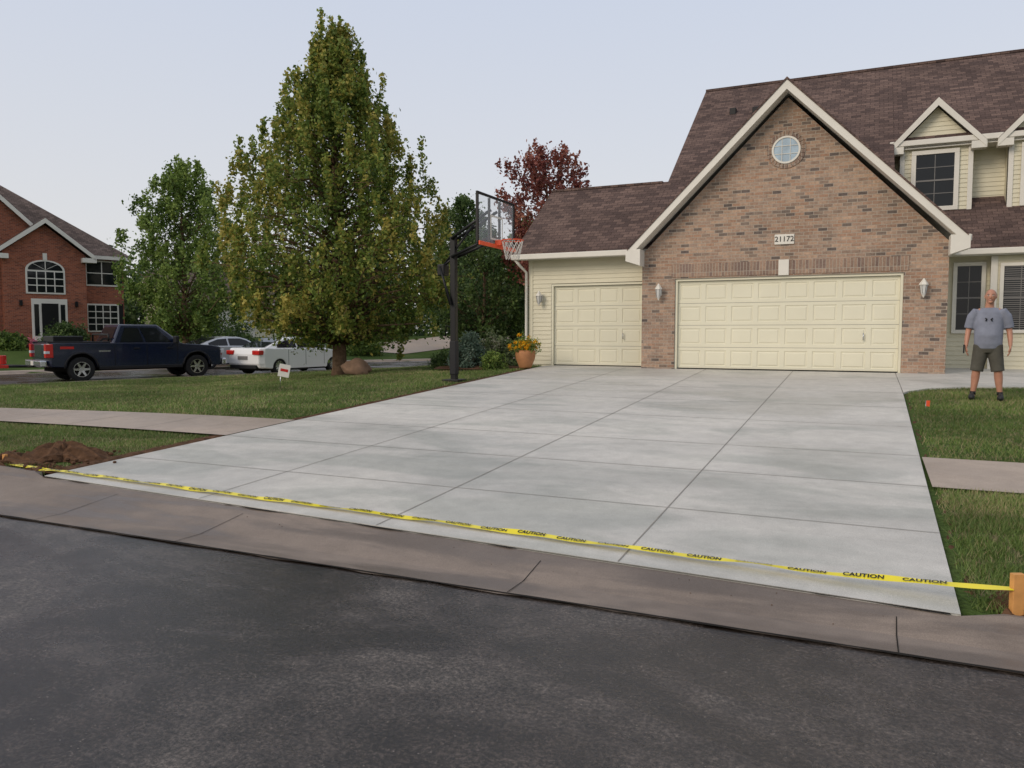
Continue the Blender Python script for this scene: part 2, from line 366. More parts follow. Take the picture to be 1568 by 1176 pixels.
for i,x in enumerate(np.arange(XL,.52,.06)):
    w=.004+.022*abs(math.sin(x*2.3)*math.sin(x*5.1))*(math.sin(x*1.3)>-.3); z_=pz(0,yE(x))-.006; V+=[(x,yE(x)-.006-w,z_),(x,yE(x)-.001,z_)]
    if i: a=2*i-2; F.append((a,a+2,a+3,a+1))
sheet('gap',V,F,M['dark'],dr)
sw=empty('sidewalk')
zw=lambda x,y:h1(x,y)+.036
gridsheet('walk_left',-21.5,XL-.01,7.75,9.15,zw,M['walk'],28,2,sw)
gridsheet('walk_right',.60,30,7.75,9.15,lambda x,y:zw(x,y) -.003,M['walk'],20,2,sw)
for x in list(np.arange(-20,-8,1.5))+list(np.arange(2.2,14,1.5)):
    sheet('joint',[(x,7.76,zw(x,7.76)+.006),(x+.012,7.76,zw(x,7.76)+.006),(x+.012,9.14,zw(x,9.14)+.006),(x,9.14,zw(x,9.14)+.006)],[(0,1,2,3)],M['joint'],sw)
fw=[(.67,15.1),(.75,15.35),(1.1,15.9),(1.7,16.35),(2.6,16.6),(4,16.75),(9,16.9),(9,22.2),(1.62,22.2),(1.62,18.9),(.67,18.9)]
wk=prism('front_walkway',fw,.4,.72,M['drive'],plane='xy')
for v in wk.data.vertices:
    if v.co.z>.6: v.co.z=float(prof(v.co.y))+.003
def blob_strip(name,pts,w,mat,zoff=.02,parent=None,amp=.03):
    V=[];F=[]
    for i,(x,y) in enumerate(pts):
        for k,o in enumerate(w):
            jx=random.uniform(-amp,amp); V.append((x+o+(jx if k in(0,len(w)-1) else 0),y,h1(x+o,y)+zoff+random.uniform(0,.03)*(0<k<len(w)-1)))
    k=len(w)
    for i in range(len(pts)-1):
        for j in range(k-1): a=i*k+j; F.append((a,a+1,a+k+1,a+k))
    return sheet(name,V,F,mat,parent)
so=empty('soil')
blob_strip('edge_left',[(XL-.01,y) for y in np.arange(5.35,7.75,.1)],(0,-.08,-.16,-.30),M['dirt'],.012,so)
blob_strip('edge_left2',[(XL-.01,y) for y in np.arange(9.16,18.0,.12)],(0,-.06,-.12,-.20),M['dirt'],.012,so)
blob_strip('edge_right',[(float(XRf(y))+.012,y) for y in np.arange(4.75,7.75,.1)],(0,.04,.08,.14),M['dirt'],-.02,so,.01)
blob_strip('edge_right2',[(float(XRf(y))+.012,y) for y in np.arange(9.16,15.1,.1)],(0,.03,.06,.1),M['dirt'],-.02,so,.01)
def pile(cx,cy,r,hh,name,mat,parent):
    V=[(cx,cy,h1(cx,cy)+hh)];F=[];n=28
    for j in range(1,7):
        for i in range(n):
            a=2*math.pi*i/n; rr=r*j/6*(1+.25*math.sin(a*3+1)+.1*random.uniform(-1,1))
            z=hh*(1-(j/6)**1.5)+random.uniform(-.03,.04)*(j<6)
            V.append((cx+rr*math.cos(a)*1.5,cy+rr*math.sin(a),max(h1(cx,cy),.05)+z))
    for i in range(n): F.append((0,1+i,1+(i+1)%n))
    for j in range(5):
        for i in range(n): a=1+j*n+i;b=1+j*n+(i+1)%n; F.append((a,a+n,b+n,b))
    return sheet(name,V,F,mat,parent)
pile(-8.6,6.05,.38,.19,'pile',M['dirt'],so); pile(-9.1,5.65,.42,.07,'pile2',M['dirt'],so); pile(-8.1,5.5,.22,.03,'pile4',M['dirt'],so)
pile(.95,5.0,.22,.04,'pile3',M['dirt'],so)
pile(-9.4,18.7,1.0,.07,'planting_bed',M['mulch'],so)
pr=[]
for i in range(120):
    if i<95: x,y=random.gauss(-8.6,.42),random.gauss(5.95,.22); z=h1(x,y)+.04
    else: x=random.uniform(-8,.5); y=yE(x)-random.uniform(.03,.3); z=.01+.08*max(0,(y-4.45))/(yE(x)-4.45) if y>4.45 else .01
    s_=random.uniform(.008,.04) if i<95 else random.uniform(.002,.005)
    pr.append(sph_data((x,y,z),(s_,s_*.8,s_*.6),6,4))
v,f=merge(pr); mesh_obj('clods',v,f,M['dirt'],so)
# ------------------------------------------------------------------ grass
def hsh(a,b): 
    v=np.sin(a*12.9898+b*78.233)*43758.5453; return v-np.floor(v)
def grass(n,x0,x1,y0,y1,bh,bw):
    X=rng.uniform(x0,x1,n);Y=rng.uniform(y0,y1,n)
    d,s=side_dist(X,Y)
    ok=(s>0)&(d>4.62)
    ok&=~((X>XL-.26+rng.normal(0,.05,n))&(X<XRf(Y)+.09+rng.normal(0,.025,n))&(Y<19.6)&(Y>4))
    ok&=~((Y>7.73)&(Y<9.17))
    ok&=Y>np.where(X<-8,5.46,4.84)
    ok&=~((X>.6)&(Y>np.interp(X,[.66,.75,1.1,1.7,2.6,4,9],[15.1,15.35,15.9,16.35,16.6,16.75,16.9])))
    ok&=((X+8.6)**2/.44+(Y-5.98)**2/.16)>1
    ok&=((X+13.6)**2+(Y-17.95)**2)>.35
    ok&=((X+9.6)**2/2.6+(Y-18.7)**2/1.2)>1
    X=X[ok];Y=Y[ok];n=len(X);Z=h(X,Y)
    a=rng.uniform(0,2*np.pi,n);hh=bh*rng.uniform(.5,1.2,n)
    cl1=np.sin(X*1.9+np.sin(Y*1.3)*2)*np.sin(Y*2.3+np.sin(X*1.1)*2)
    cl2=np.sin(X*.8+1)*np.sin(Y*.9+X*.4)
    ca,sa=np.cos(.22),np.sin(.22); U=X*ca+Y*sa; W_=-X*sa+Y*ca
    U=U+.03*np.sin(W_*3); W_=W_+.03*np.sin(U*2.3)
    row=np.floor(W_/.6); off=hsh(row,1.0)*1.5; colm=np.floor((U+off)/1.5); piece=hsh(row,colm)
    fu=(U+off)%1.5; fw_=W_%.6
    seamm=(np.minimum(fw_,.6-fw_)<.03)|(np.minimum(fu,1.5-fu)<.03)
    hh*=(1+.25*cl1)*np.where(seamm,.65,1.0)
    lx=rng.normal(0,.55,n)*hh;ly=rng.normal(0,.55,n)*hh
    dx=np.cos(a)*bw/2;dy=np.sin(a)*bw/2
    V=np.empty((n,3,3)); V[:,0]=np.stack([X-dx,Y-dy,Z],1);V[:,1]=np.stack([X+dx,Y+dy,Z],1);V[:,2]=np.stack([X+lx,Y+ly,Z+hh],1)
    r=rng.random(n)[:,None]
    c=np.array([.09,.15,.032])*(1-r)+np.array([.19,.26,.07])*r
    br=(rng.random(n)<.12+.12*(cl2>.2)+.12*(cl1<-.4)+.15*(piece>.75))[:,None]
    c=np.where(br,np.array([.32,.27,.14]),c)
    c=c*(1+.18*cl1+.12*cl2)[:,None]*(.82+.38*piece)[:,None]
    seam=(seamm&(rng.random(n)<.66))[:,None]
    c=np.where(seam,np.array([.28,.24,.14])*rng.uniform(.5,1.2,(n,1)),c)
    return V.reshape(-1,3),np.clip(c,.005,1)
parts=[grass(75000,.5,4.6,4.7,7.8,.06,.007),grass(80000,.5,6,9.1,16.9,.05,.009),grass(70000,-17,-7.8,5.3,7.8,.05,.009),
       grass(230000,-25,-7.8,9.1,20,.05,.013),grass(60000,-22,-8,20,34,.06,.02)]
gV=np.concatenate([p[0] for p in parts]);gC=np.concatenate([p[1] for p in parts])
np_mesh('grass',gV,3,M['blade'],None,gC)
# ------------------------------------------------------------------ trees
def leaves_from(centers,sig,tone,n,size,cols,seed=0,flat=.5):
    r=np.random.default_rng(seed); k=len(centers); idx=r.integers(0,k,n)
    P=centers[idx]+r.normal(0,1,(n,3))*sig[idx][:,None]
    ax=r.normal(0,1,(n,3)); ax[:,2]-=.35; ax/=np.linalg.norm(ax,axis=1)[:,None]
    nn=r.normal(0,1,(n,3)); nn[:,2]+=flat; b=np.cross(ax,nn); b/=np.linalg.norm(b,axis=1)[:,None]+1e-9
    s=size*r.uniform(.6,1.25,n)[:,None]
    V=np.empty((n,4,3)); V[:,0]=P-ax*s*.5;V[:,1]=P+b*s*.36-ax*s*.05;V[:,2]=P+ax*s*.55;V[:,3]=P-b*s*.36-ax*s*.05
    t=np.clip(tone[idx]+r.normal(0,.2,n),0,.999)
    cols=np.array(cols);m=len(cols)-1;i0=np.floor(t*m).astype(int);f=(t*m-i0)[:,None]
    C=cols[i0]*(1-f)+cols[i0+1]*f
    C*=r.uniform(.75,1.25,(n,1))
    return V.reshape(-1,3),C
def tree(name,base,H,tr,env,nb,nl,ls,cols,seed,sub=7,sig=.2,lift=.35,bias=0.0,jit=(.72,1.06),c0=.1,ts=.17):
    r=np.random.default_rng(seed); e=empty(name,base)
    eh=np.array([p[0] for p in env])*H; er=np.array([p[1] for p in env])
    pts=[(0,0,-.15)];rad=[tr*1.5]
    nseg=12
    for i in range(1,nseg+1):
        z=H*.96*i/nseg; pts.append((r.normal(0,.012*H*.3),r.normal(0,.012*H*.3),z)); rad.append(tr*(1-i/nseg)**.8*1.02+.008)
    pts[1]=(0,0,.25);rad[1]=tr*1.1
    pr=[tube_data(pts,rad,9)]
    C=[];S=[];T=[]
    for b in range(nb):
        u=(b+.5)/nb; hz=H*(c0+(.985-c0)*(u**1.0)) 
        R=np.interp(hz,eh,er)*r.uniform(*jit)
        az=b*2.39996+r.normal(0,.3)
        L=lift*R*r.uniform(.5,1.3)
        z0=max(H*c0*.9,hz-L); s=np.array([0,0,z0]); en=np.array([math.cos(az)*R,math.sin(az)*R,hz+.25*L*r.uniform(-.5,1)])
        mid=(s+en)/2+np.array([0,0,.12*R])+r.normal(0,.05*R,3)
        br=tr*.28*(1-u)+.012
        pr.append(tube_data([s,mid,en],[br,br*.6,.006],5))
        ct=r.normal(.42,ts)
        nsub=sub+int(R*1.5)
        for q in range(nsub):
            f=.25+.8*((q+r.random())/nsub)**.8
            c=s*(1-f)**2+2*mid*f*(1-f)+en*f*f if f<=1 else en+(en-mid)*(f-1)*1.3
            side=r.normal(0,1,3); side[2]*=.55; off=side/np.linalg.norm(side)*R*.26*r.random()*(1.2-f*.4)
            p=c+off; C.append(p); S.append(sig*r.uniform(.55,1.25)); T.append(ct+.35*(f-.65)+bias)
            if r.random()<.35: pr.append(tube_data([c,p],[.012,.005],4))
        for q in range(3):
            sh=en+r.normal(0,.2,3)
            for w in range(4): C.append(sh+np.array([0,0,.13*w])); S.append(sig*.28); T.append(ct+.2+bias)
    v,f=merge(pr); mesh_obj('trunk',v,f,M['bark'],e,smooth=True)
    Vv,Cc=leaves_from(np.array(C),np.array(S),np.array(T),nl,ls,cols,seed=seed+1)
    np_mesh('crown',Vv,4,M['leaf'],e,Cc)
    return e
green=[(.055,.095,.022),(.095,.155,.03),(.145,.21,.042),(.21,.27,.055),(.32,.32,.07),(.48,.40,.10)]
green2=[(.06,.105,.025),(.12,.19,.04),(.20,.285,.065),(.29,.37,.095)]
dk=[(.03,.06,.018),(.06,.105,.03),(.095,.15,.045),(.14,.19,.055)]
redc=[(.10,.03,.03),(.20,.06,.05),(.30,.10,.075),(.38,.17,.11)]
env1=[(.08,1.1),(.13,2.3),(.2,2.95),(.28,3.25),(.4,3.1),(.53,2.65),(.63,2.15),(.72,1.6),(.83,.95),(.92,.48),(1,.06)]
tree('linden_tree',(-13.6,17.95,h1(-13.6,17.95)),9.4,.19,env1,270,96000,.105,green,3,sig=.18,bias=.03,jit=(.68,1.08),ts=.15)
env2=[(.12,1.2),(.25,2.3),(.4,2.7),(.6,2.6),(.75,2.1),(.88,1.3),(1,.3)]
tree('ash_tree',(-30.4,27.9,h1(-30.4,27.9)),9.3,.16,env2,100,34000,.15,green2,5,sig=.27,lift=.9,c0=.14,jit=(.55,1.15))
env3=[(.3,1.2),(.5,2.0),(.7,2.3),(.85,1.8),(1,.5)]
tree('maple_tree',(-12.7,31.5,.7),8.8,.14,env3,70,14000,.15,redc,6,sig=.26,lift=.9,c0=.35,jit=(.5,1.15))
tree('shade_tree',(-16.1,32.2,.7),5.2,.12,env2,70,20000,.15,dk,8,sig=.28,lift=.8,c0=.06)
tree('shade_tree',(-24.5,45.5,.9),9.4,.16,env2,80,22000,.19,dk,9,sig=.34,lift=.8,c0=.08)
tree('shade_tree',(-19.5,46,.9),7.6,.16,env2,70,18000,.19,green2,10,sig=.34,lift=.8,c0=.1)
tree('shade_tree',(-15,38.6,.8),6.6,.12,env2,70,18000,.17,dk,12,sig=.3,lift=.8,c0=.06)
C=[];S=[];T=[]
r=np.random.default_rng(21)
for i in range(170):
    az=math.radians(r.uniform(-68,-8)); D=r.uniform(62,95)
    x=math.sin(az)*D;y=math.cos(az)*D; Ht=r.uniform(5.5,9.5)
    for q in range(26):
        v=r.normal(0,1,3);v/=np.linalg.norm(v);v*=r.random()**.4
        C.append((x+v[0]*3.2,y+v[1]*3.2,.3+Ht*.5+v[2]*Ht*.5));S.append(.6);T.append(r.normal(.4,.2))
Vv,Cc=leaves_from(np.array(C),np.array(S),np.array(T),100000,.45,dk,seed=22)
np_mesh('background_trees',Vv,4,M['leaf'],None,Cc)
def shrub(name,x,y,rx,rz,cols,n,ls,seed,z=None,spiky=False):
    r=np.random.default_rng(seed); z=h1(x,y) if z is None else z
    e=empty(name,(x,y,z)); C=[];S=[];T=[];pr=[]
    for i in range(60):
        v=r.normal(0,1,3);v[2]=abs(v[2]);v/=np.linalg.norm(v);v*=r.random()**.3
        if spiky: k=1-v[2]*.7; v[0]*=k;v[1]*=k
        p=(v[0]*rx,v[1]*rx,v[2]*rz);C.append(p);S.append(rx*.14);T.append(r.normal(.45,.25))
        pr.append(tube_data([(v[0]*.1,v[1]*.1,0),p],[.01,.004],4))
    vv,ff=merge(pr);mesh_obj('stems',vv,ff,M['bark'],e)
    Vv,Cc=leaves_from(np.array(C),np.array(S),np.array(T),n,ls,cols,seed=seed); np_mesh('leaves',Vv,4,M['leaf'],e,Cc); return e
blue=[(.05,.085,.06),(.09,.14,.10),(.14,.20,.15),(.22,.28,.22)]
pale=[(.07,.10,.04),(.13,.18,.07),(.22,.26,.13),(.60,.55,.46)]
shrub('blue_spruce_shrub',-9.6,18.3,.62,.95,blue,6000,.07,31,spiky=True)
shrub('hydrangea_shrub',-9.3,19.3,.55,1.0,pale,4000,.08,32)
shrub('low_shrub',-8.75,18.1,.36,.45,green2,3000,.05,33)
shrub('low_shrub',-10.6,18.9,.5,.5,dk,3000,.06,34)
for i,(x,y,a,b) in enumerate([(-36.5,26,1.2,1.3),(-35,31.5,1.5,2.2),(-34,34,1.8,2.6),(-38.8,24.5,.8,.8),(-32.5,33,1.3,1.2),(-27,38,1.2,1.3),(-15.5,31,.8,.9)]):
    shrub('garden_shrub',x,y,a,b,green2 if i%2 else dk,5000,.14,40+i)
pinkf=[(.5,.08,.18),(.65,.15,.28),(.75,.3,.35)]
shrub('flower_bed',-39.2,25.6,.7,.5,pinkf,700,.10,60)
# ------------------------------------------------------------------ main house
H=empty('brick_house')
GX0,GX1,PX=-5.05,1.62,-1.70
DZ0=.725; DZ1=2.86
wall=[(GX0,.55),(-4.23,.55),(-4.23,2.92),(.77,2.92),(.77,.55),(GX1,.55),(GX1,3.55),(PX,6.95),(GX0,3.55)]
prism('gable_wall',wall,18.9,19.15,M['brick'],H)
box('gable_wall_left_return',GX0,GX0+.2,19.15,19.5,.55,3.5,M['brick'],H)
box('garage_right_wall',GX1-.2,GX1,19.15,22.1,.55,3.5,M['cream'],H)
box('soldier_course',-4.32,.86,18.885,18.905,2.96,3.27,M['brick_s'],H)
box('keystone_a',-1.83,-1.6,18.862,18.9,2.93,3.29,M['white'],H,bevel=.01)
def empty_child(name,parent):
    e=bpy.data.objects.new(name,None); e.empty_display_size=.1; link(e,parent); return e
def window(name,x0,x1,z0,z1,y,nx,nz,parent,fr=.07,blinds=False):
    w=empty_child(name,parent)
    box('glass',x0,x1,y-.012,y-.002,z0,z1,M['glass'],w)
    for a,b,c,d in ((x0-fr,x1+fr,z1,z1+fr),(x0-fr,x1+fr,z0-fr,z0)): box('casing',a,b,y-.05,y,c,d,M['white'],w,bevel=.006)
    for a,b in ((x0-fr,x0),(x1,x1+fr)): box('casing',a,b,y-.046,y,z0,z1,M['white'],w)
    mz=(z0+z1)/2; box('meeting_rail',x0,x1,y-.03,y-.002,mz-.02,mz+.02,M['blind'],w)
    for i in range(1,nx):
        x=x0+(x1-x0)*i/nx; box('muntin',x-.008,x+.008,y-.02,y-.003,z0,z1,M['blind'],w)
    for i in range(1,nz):
        z=z0+(z1-z0)*i/nz; box('muntin',x0,x1,y-.021,y-.004,z-.008,z+.008,M['blind'],w)
    if blinds:
        z=z0+.04
        while z<z1-.03: box('slat',x0+.02,x1-.02,y-.0165,y-.0135,z,z+.018,M['blind'],w); z+=.05
    return w
def garage_door(x0,x1,z0,z1,y,nc,parent,name):
    rows=4; V=[];F=[]
    cw=(x1-x0)/nc; rh=(z1-z0)/rows
    def ring(xa,xb,za,zb,yy):
        b=len(V); V.extend([(xa,yy,za),(xb,yy,za),(xb,yy,zb),(xa,yy,zb)]); return b
    for r_ in range(rows):
        for c in range(nc):
            xa=x0+c*cw;xb=xa+cw;za=z0+r_*rh;zb=za+rh-.008
            prev=ring(xa,xb,za,zb,y)
            mx=.055 ;mz=.075
            for o,dy in ((0,0),(.012,.014),(.03,.014),(.05,.003)):
                cur=ring(xa+mx+o,xb-mx-o,za+mz+o,zb-mz-o,y+dy)
                for k in range(4): F.append((prev+k,prev+(k+1)%4,cur+(k+1)%4,cur+k))
                prev=cur
            F.append((prev,prev+1,prev+2,prev+3))
    d=empty_child(name,parent)
    sheet('panels',V,F,M['door'],d)
    for r_ in range(rows): sheet('seam',[(x0,y+.006,z0+(r_+1)*rh-.014),(x1,y+.006,z0+(r_+1)*rh-.014),(x1,y+.006,z0+(r_+1)*rh+.006),(x0,y+.006,z0+(r_+1)*rh+.006)],[(0,1,2,3)],M['blind'],d)
    box('backing',x0,x1,y+.03,y+.06,z0,z1,M['dark'],d)
    box('weather_strip',x0,x1,y-.005,y+.03,z0-.02,z0+.022,M['dark'],d)
    t=.055
    box('jamb',x0-t,x0-.003,y-.08,y+.02,z0-.02,z1+t,M['door'],d); box('jamb',x1+.003,x1+t,y-.08,y+.02,z0-.02,z1+t,M['door'],d)
    box('head',x0-.003,x1+.003,y-.08,y+.02,z1+.003,z1+t,M['door'],d)
    return d
dd=garage_door(-4.17,.71,DZ0,DZ1,19.02,8,H,'double_garage_door')
tube('handle',[(.0,19.0,1.45),(.0,18.97,1.45),(.0,18.97,1.6)],[.012,.014,.012],M['chrome'],dd)
sd=garage_door(-7.66,-5.2,DZ0,DZ1,19.6,4,H,'single_garage_door')
tube('handle',[(-5.72,19.58,1.45),(-5.72,19.55,1.45),(-5.72,19.55,1.6)],[.012,.014,.012],M['chrome'],sd)
def siding(name,x0,x1,z0,z1,y,parent,lap=.115,topfn=None):
    V=[];F=[];z=z0
    while z<z1-.01:
        zt=min(z+lap,z1); xa,xb=x0,x1; xc,xd=x0,x1
        if topfn: xa,xb=topfn(z);xc,xd=topfn(zt)
        b=len(V);V+=[(xa,y-.018,z),(xb,y-.018,z),(xd,y-.002,zt),(xc,y-.002,zt),(xa,y,z),(xb,y,z)]
        F+=[(b,b+1,b+2,b+3),(b,b+4,b+5,b+1)]; z=zt
    return sheet(name,V,F,M['cream'],parent)
box('bay_core',-8.34,-7.72,19.52,19.75,.55,3.6,M['cream'],H); siding('bay_siding_l',-8.26,-7.72,.75,3.62,19.52,H)
box('bay_head',-7.72,-5.05,19.52,19.75,2.93,3.6,M['cream'],H); siding('bay_siding_top',-7.72,-5.05,2.93,3.62,19.52,H)
box('bay_stub',-5.14,-5.05,19.52,19.75,.55,2.93,M['cream'],H)
box('corner_board',-8.38,-8.26,19.49,19.7,.6,3.6,M['cream'],H)
box('bay_side_wall',-8.36,-8.2,19.75,24.6,.5,3.62,M['cream'],H)
prism('bay_side_gable',[(19.5,3.62),(24.6,3.62),(22.0,5.6)],-8.35,-8.22,M['cream'],H,plane='yz')
box('bay_back_wall',-8.3,-4.9,24.5,24.65,.5,3.62,M['cream'],H)
S1=.74
pl=lambda Y:3.74+S1*(Y-19.1)
YR=27.45; YR2=22.0
def roofslab(name,q,mt,th=.16): 
    slab(name,[(a,b,c) for a,b,c in q],.035,mt,mt,H)
    slab(name+'_deck',[(a,b,c-.037) for a,b,c in q],th,M['white'],M['white'],H)
roofslab('bay_roof',[(-8.68,19.1,pl(19.1)),(-5.16,19.1,pl(19.1)),(-5.16,YR2,pl(YR2)),(-8.68,YR2,pl(YR2))],M['sh_x'])
roofslab('bay_roof_back',[(-8.68,24.9,pl(19.1)),(-8.68,YR2+.003,pl(YR2)),(-5.0,YR2+.003,pl(YR2)),(-5.0,24.9,pl(19.1))],M['sh_x'])
roofslab('main_roof_l',[(-5.157,19.1,pl(19.1)),(.6,19.1,pl(19.1)),(.6,YR,pl(YR)),(-5.157,YR,pl(YR))],M['sh_x'])
roofslab('main_roof_r',[(.603,23.03,pl(23.03)),(11,23.03,pl(23.03)),(11,YR,pl(YR)),(.603,YR,pl(YR))],M['sh_x'])
roofslab('main_roof_back',[(-5.157,36,pl(19.1)),(-5.157,YR+.004,pl(YR)),(11,YR+.004,pl(YR)),(11,36,pl(19.1))],M['sh_x'])
prism('main_gable_end',[(19.6,3.5),(35.5,3.5),(YR,pl(YR)-.3)],-4.95,-4.8,M['cream'],H,plane='yz')
box('main_back_wall',-4.9,10.8,35.2,35.4,.5,3.9,M['cream'],H); box('main_right_wall',10.6,10.8,22.2,35.2,.5,6.3,M['cream'],H)
box('main_left_wall',-4.95,-4.8,24.65,35.2,.5,3.5,M['cream'],H)
box('bay_fascia',-8.70,-5.1,19.0,19.1,3.56,3.70,M['white'],H,bevel=.015)
box('bay_fascia_ridgecap',-8.68,-5.3,YR2-.09,YR2+.09,pl(YR2)-.045,pl(YR2)+.015,M['sh_x'],H)
box('main_ridgecap',-5.15,11,YR-.1,YR+.1,pl(YR)-.05,pl(YR)+.02,M['sh_x'],H)
tube('downspout',[(-8.62,19.05,3.6),(-8.5,19.2,3.4),(-8.42,19.42,3.25),(-8.42,19.42,.8),(-8.5,19.3,.74)],[.04]*5,M['white'],H,seg=8)
PZ=7.28;EZ=3.66;HWd=3.6
roofslab('gable_roof_l',[(PX-HWd,18.52,EZ),(PX,18.52,PZ),(PX,24.0,PZ),(PX-HWd,19.5,EZ)],M['sh_y'],.1)
roofslab('gable_roof_r',[(PX+.003,18.52,PZ),(PX+HWd,18.52,EZ),(PX+HWd,23.2,EZ),(PX+.003,24.0,PZ)],M['sh_y'],.1)
for s in (-1,1):
    pts=[(PX,PZ-.03),(PX+s*HWd,EZ-.03),(PX+s*HWd,EZ-.22),(PX,PZ-.25)]
    prism('rake_board',pts,18.48,18.517,M['white'],H)
    pts=[(PX,PZ+.015),(PX+s*(HWd+.02),EZ+.0),(PX+s*(HWd+.02),EZ-.05),(PX,PZ-.045)]
    prism('rake_drip',pts,18.465,18.479,M['sh_y'],H)
    pts=[(PX,PZ-.14-.06),(PX+s*HWd,EZ-.14-.06),(PX+s*HWd,EZ-.17-.06),(PX,PZ-.17-.06)]
    prism('rake_soffit',pts,18.52,18.9,M['white'],H)
    xa,xb=sorted((PX+s*3.30,PX+s*3.66))
    prism('return',[(xa,EZ-.42),(xb,EZ-.30),(xb,EZ-.02),(xa,EZ-.02)] if s>0 else [(xa,EZ-.30),(xb,EZ-.42),(xb,EZ-.02),(xa,EZ-.02)],18.475,18.9,M['white'],H)
box('gutter_r',PX+HWd-.02,PX+HWd+.09,18.55,21.6,EZ-.14,EZ-.02,M['white'],H)
def disc(name,cx,cz,r0,r1,y0,y1,mat,parent,n=40):
    V=[];F=[]
    for i in range(n):
        a=2*math.pi*i/n
        for rr,yy in ((r0,y0),(r1,y0),(r1,y1),(r0,y1)): V.append((cx+rr*math.cos(a),yy,cz+rr*math.sin(a)))
    for i in range(n):
        j=(i+1)%n
        for k in range(4): F.append((i*4+k,j*4+k,j*4+(k+1)%4,i*4+(k+1)%4))
    return mesh_obj(name,V,F,mat,parent)
rw=empty_child('round_window',H); RZ=5.78
M['rglass']=mat('round_glass',(.36,.46,.54),.12,.3,3,spec=.8)
for k in range(26):
    a=2*math.pi*k/26; a2=a+2*math.pi/26*.88; cx_,cz_=PX-.02,RZ
    prism('ring_brick',[(cx_+.315*math.cos(a),cz_+.315*math.sin(a)),(cx_+.42*math.cos(a),cz_+.42*math.sin(a)),(cx_+.42*math.cos(a2),cz_+.42*math.sin(a2)),(cx_+.315*math.cos(a2),cz_+.315*math.sin(a2))],18.88,18.905,M['brick_s'],rw)
disc('ring',PX-.02,RZ,.27,.312,18.865,18.91,M['white'],rw); disc('glass',PX-.02,RZ,0.001,.27,18.885,18.9,M['rglass'],rw)
for o in (-.09,.09):
    box('muntin',PX-.02+o-.006,PX-.02+o+.006,18.872,18.884,RZ-.25,RZ+.25,M['white'],rw); box('muntin',PX-.27,PX+.23,18.871,18.883,RZ+o-.006,RZ+o+.006,M['white'],rw)
npz=empty_child('house_number_plate',H)
box('plate',-1.93,-1.5,18.87,18.9,3.64,3.87,M['white'],npz,bevel=.008)
tx=bpy.data.curves.new('num','FONT'); tx.body='21172'; tx.size=.17; tx.align_x='CENTER'; tx.align_y='CENTER'; tx.extrude=.003
to=bpy.data.objects.new('digits',tx); to.location=(-1.715,18.864,3.755); to.rotation_euler=(math.pi/2,0,0); tx.materials.append(M['black']); link(to,npz)
def lantern(x,z,y):
    e=empty_child('wall_lantern',H)
    box('plate',x-.05,x+.05,y-.02,y,z-.1,z+.1,M['white'],e,bevel=.008)
    tube('arm',[(x,y-.01,z+.02),(x,y-.1,z+.12),(x,y-.15,z+.14)],[.012]*3,M['white'],e,8)
    v,f=tube_data([(x,y-.15,z-.17),(x,y-.15,z-.13),(x,y-.15,z+.05)],[.03,.05,.075],6); mesh_obj('glass',v,f,M['lampg'],e)
    v,f=tube_data([(x,y-.15,z+.05),(x,y-.15,z+.08),(x,y-.15,z+.16),(x,y-.15,z+.19)],[.095,.085,.03,.012],6); mesh_obj('cap',v,f,M['white'],e)
    for k in range(6):
        a=k*math.pi/3; tube('rib',[(x+.05*math.cos(a),y-.15+.05*math.sin(a),z-.13),(x+.078*math.cos(a),y-.15+.078*math.sin(a),z+.05)],[.005,.005],M['blind'],e,4)
    v,f=tube_data([(x,y-.15,z-.22),(x,y-.15,z-.17)],[.008,.03],6); mesh_obj('finial',v,f,M['white'],e)
lantern(-4.6,2.62,18.9); lantern(1.15,2.58,18.9); lantern(-8.02,2.55,19.5)
for x,y in ((-3.96,25.7),(-3.25,25.6)):
    box('roof_vent',x-.1,x+.1,y-.15,y+.1,pl(y)-.12,pl(y)+.1,M['black'],H,bevel=.02)
box('front_wall',1.62,10.7,22.12,22.3,.55,3.6,M['cream'],H); siding('front_siding',1.62,10.7,.7,3.62,22.12,H)
box('upper_wall',.62,10.7,23.62,23.8,3.6,6.55,M['cream'],H); siding('upper_siding',.62,10.7,4.6,6.5,23.62,H)
roofslab('porch_roof',[(1.3,21.6,3.65),(11,21.6,3.65),(11,23.62,3.65+2.02*.74),(1.3,23.62,3.65+2.02*.74)],M['sh_x'])
box('porch_gutter',1.92,11,21.5,21.6,3.48,3.62,M['white'],H,bevel=.015)
box('main_gutter',.5,11,22.93,23.03,pl(23.03)-.17,pl(23.03)-.03,M['white'],H,bevel=.015)
box('main_soffit',.6,11,23.03,23.64,pl(23.03)-.24,pl(23.03)-.21,M['white'],H)
window('window_side',2.08,2.6,1.68,3.25,22.09,2,4,H,fr=.09)
box('bay_box',2.78,6.2,21.84,22.12,.55,3.46,M['cream'],H); siding('bay_box_siding',2.9,6.1,.7,3.45,21.84,H)
box('bay_box_corner',2.76,2.9,21.8,21.86,.6,3.45,M['white'],H)
window('window_bay',3.03,4.1,1.68,3.2,21.81,3,5,H,fr=.08,blinds=True); window('window_bay2',4.4,5.6,1.68,3.2,21.81,3,5,H,fr=.08)
box('entry_door',7.2,8.2,22.06,22.1,.75,2.85,M['white'],H,bevel=.01)
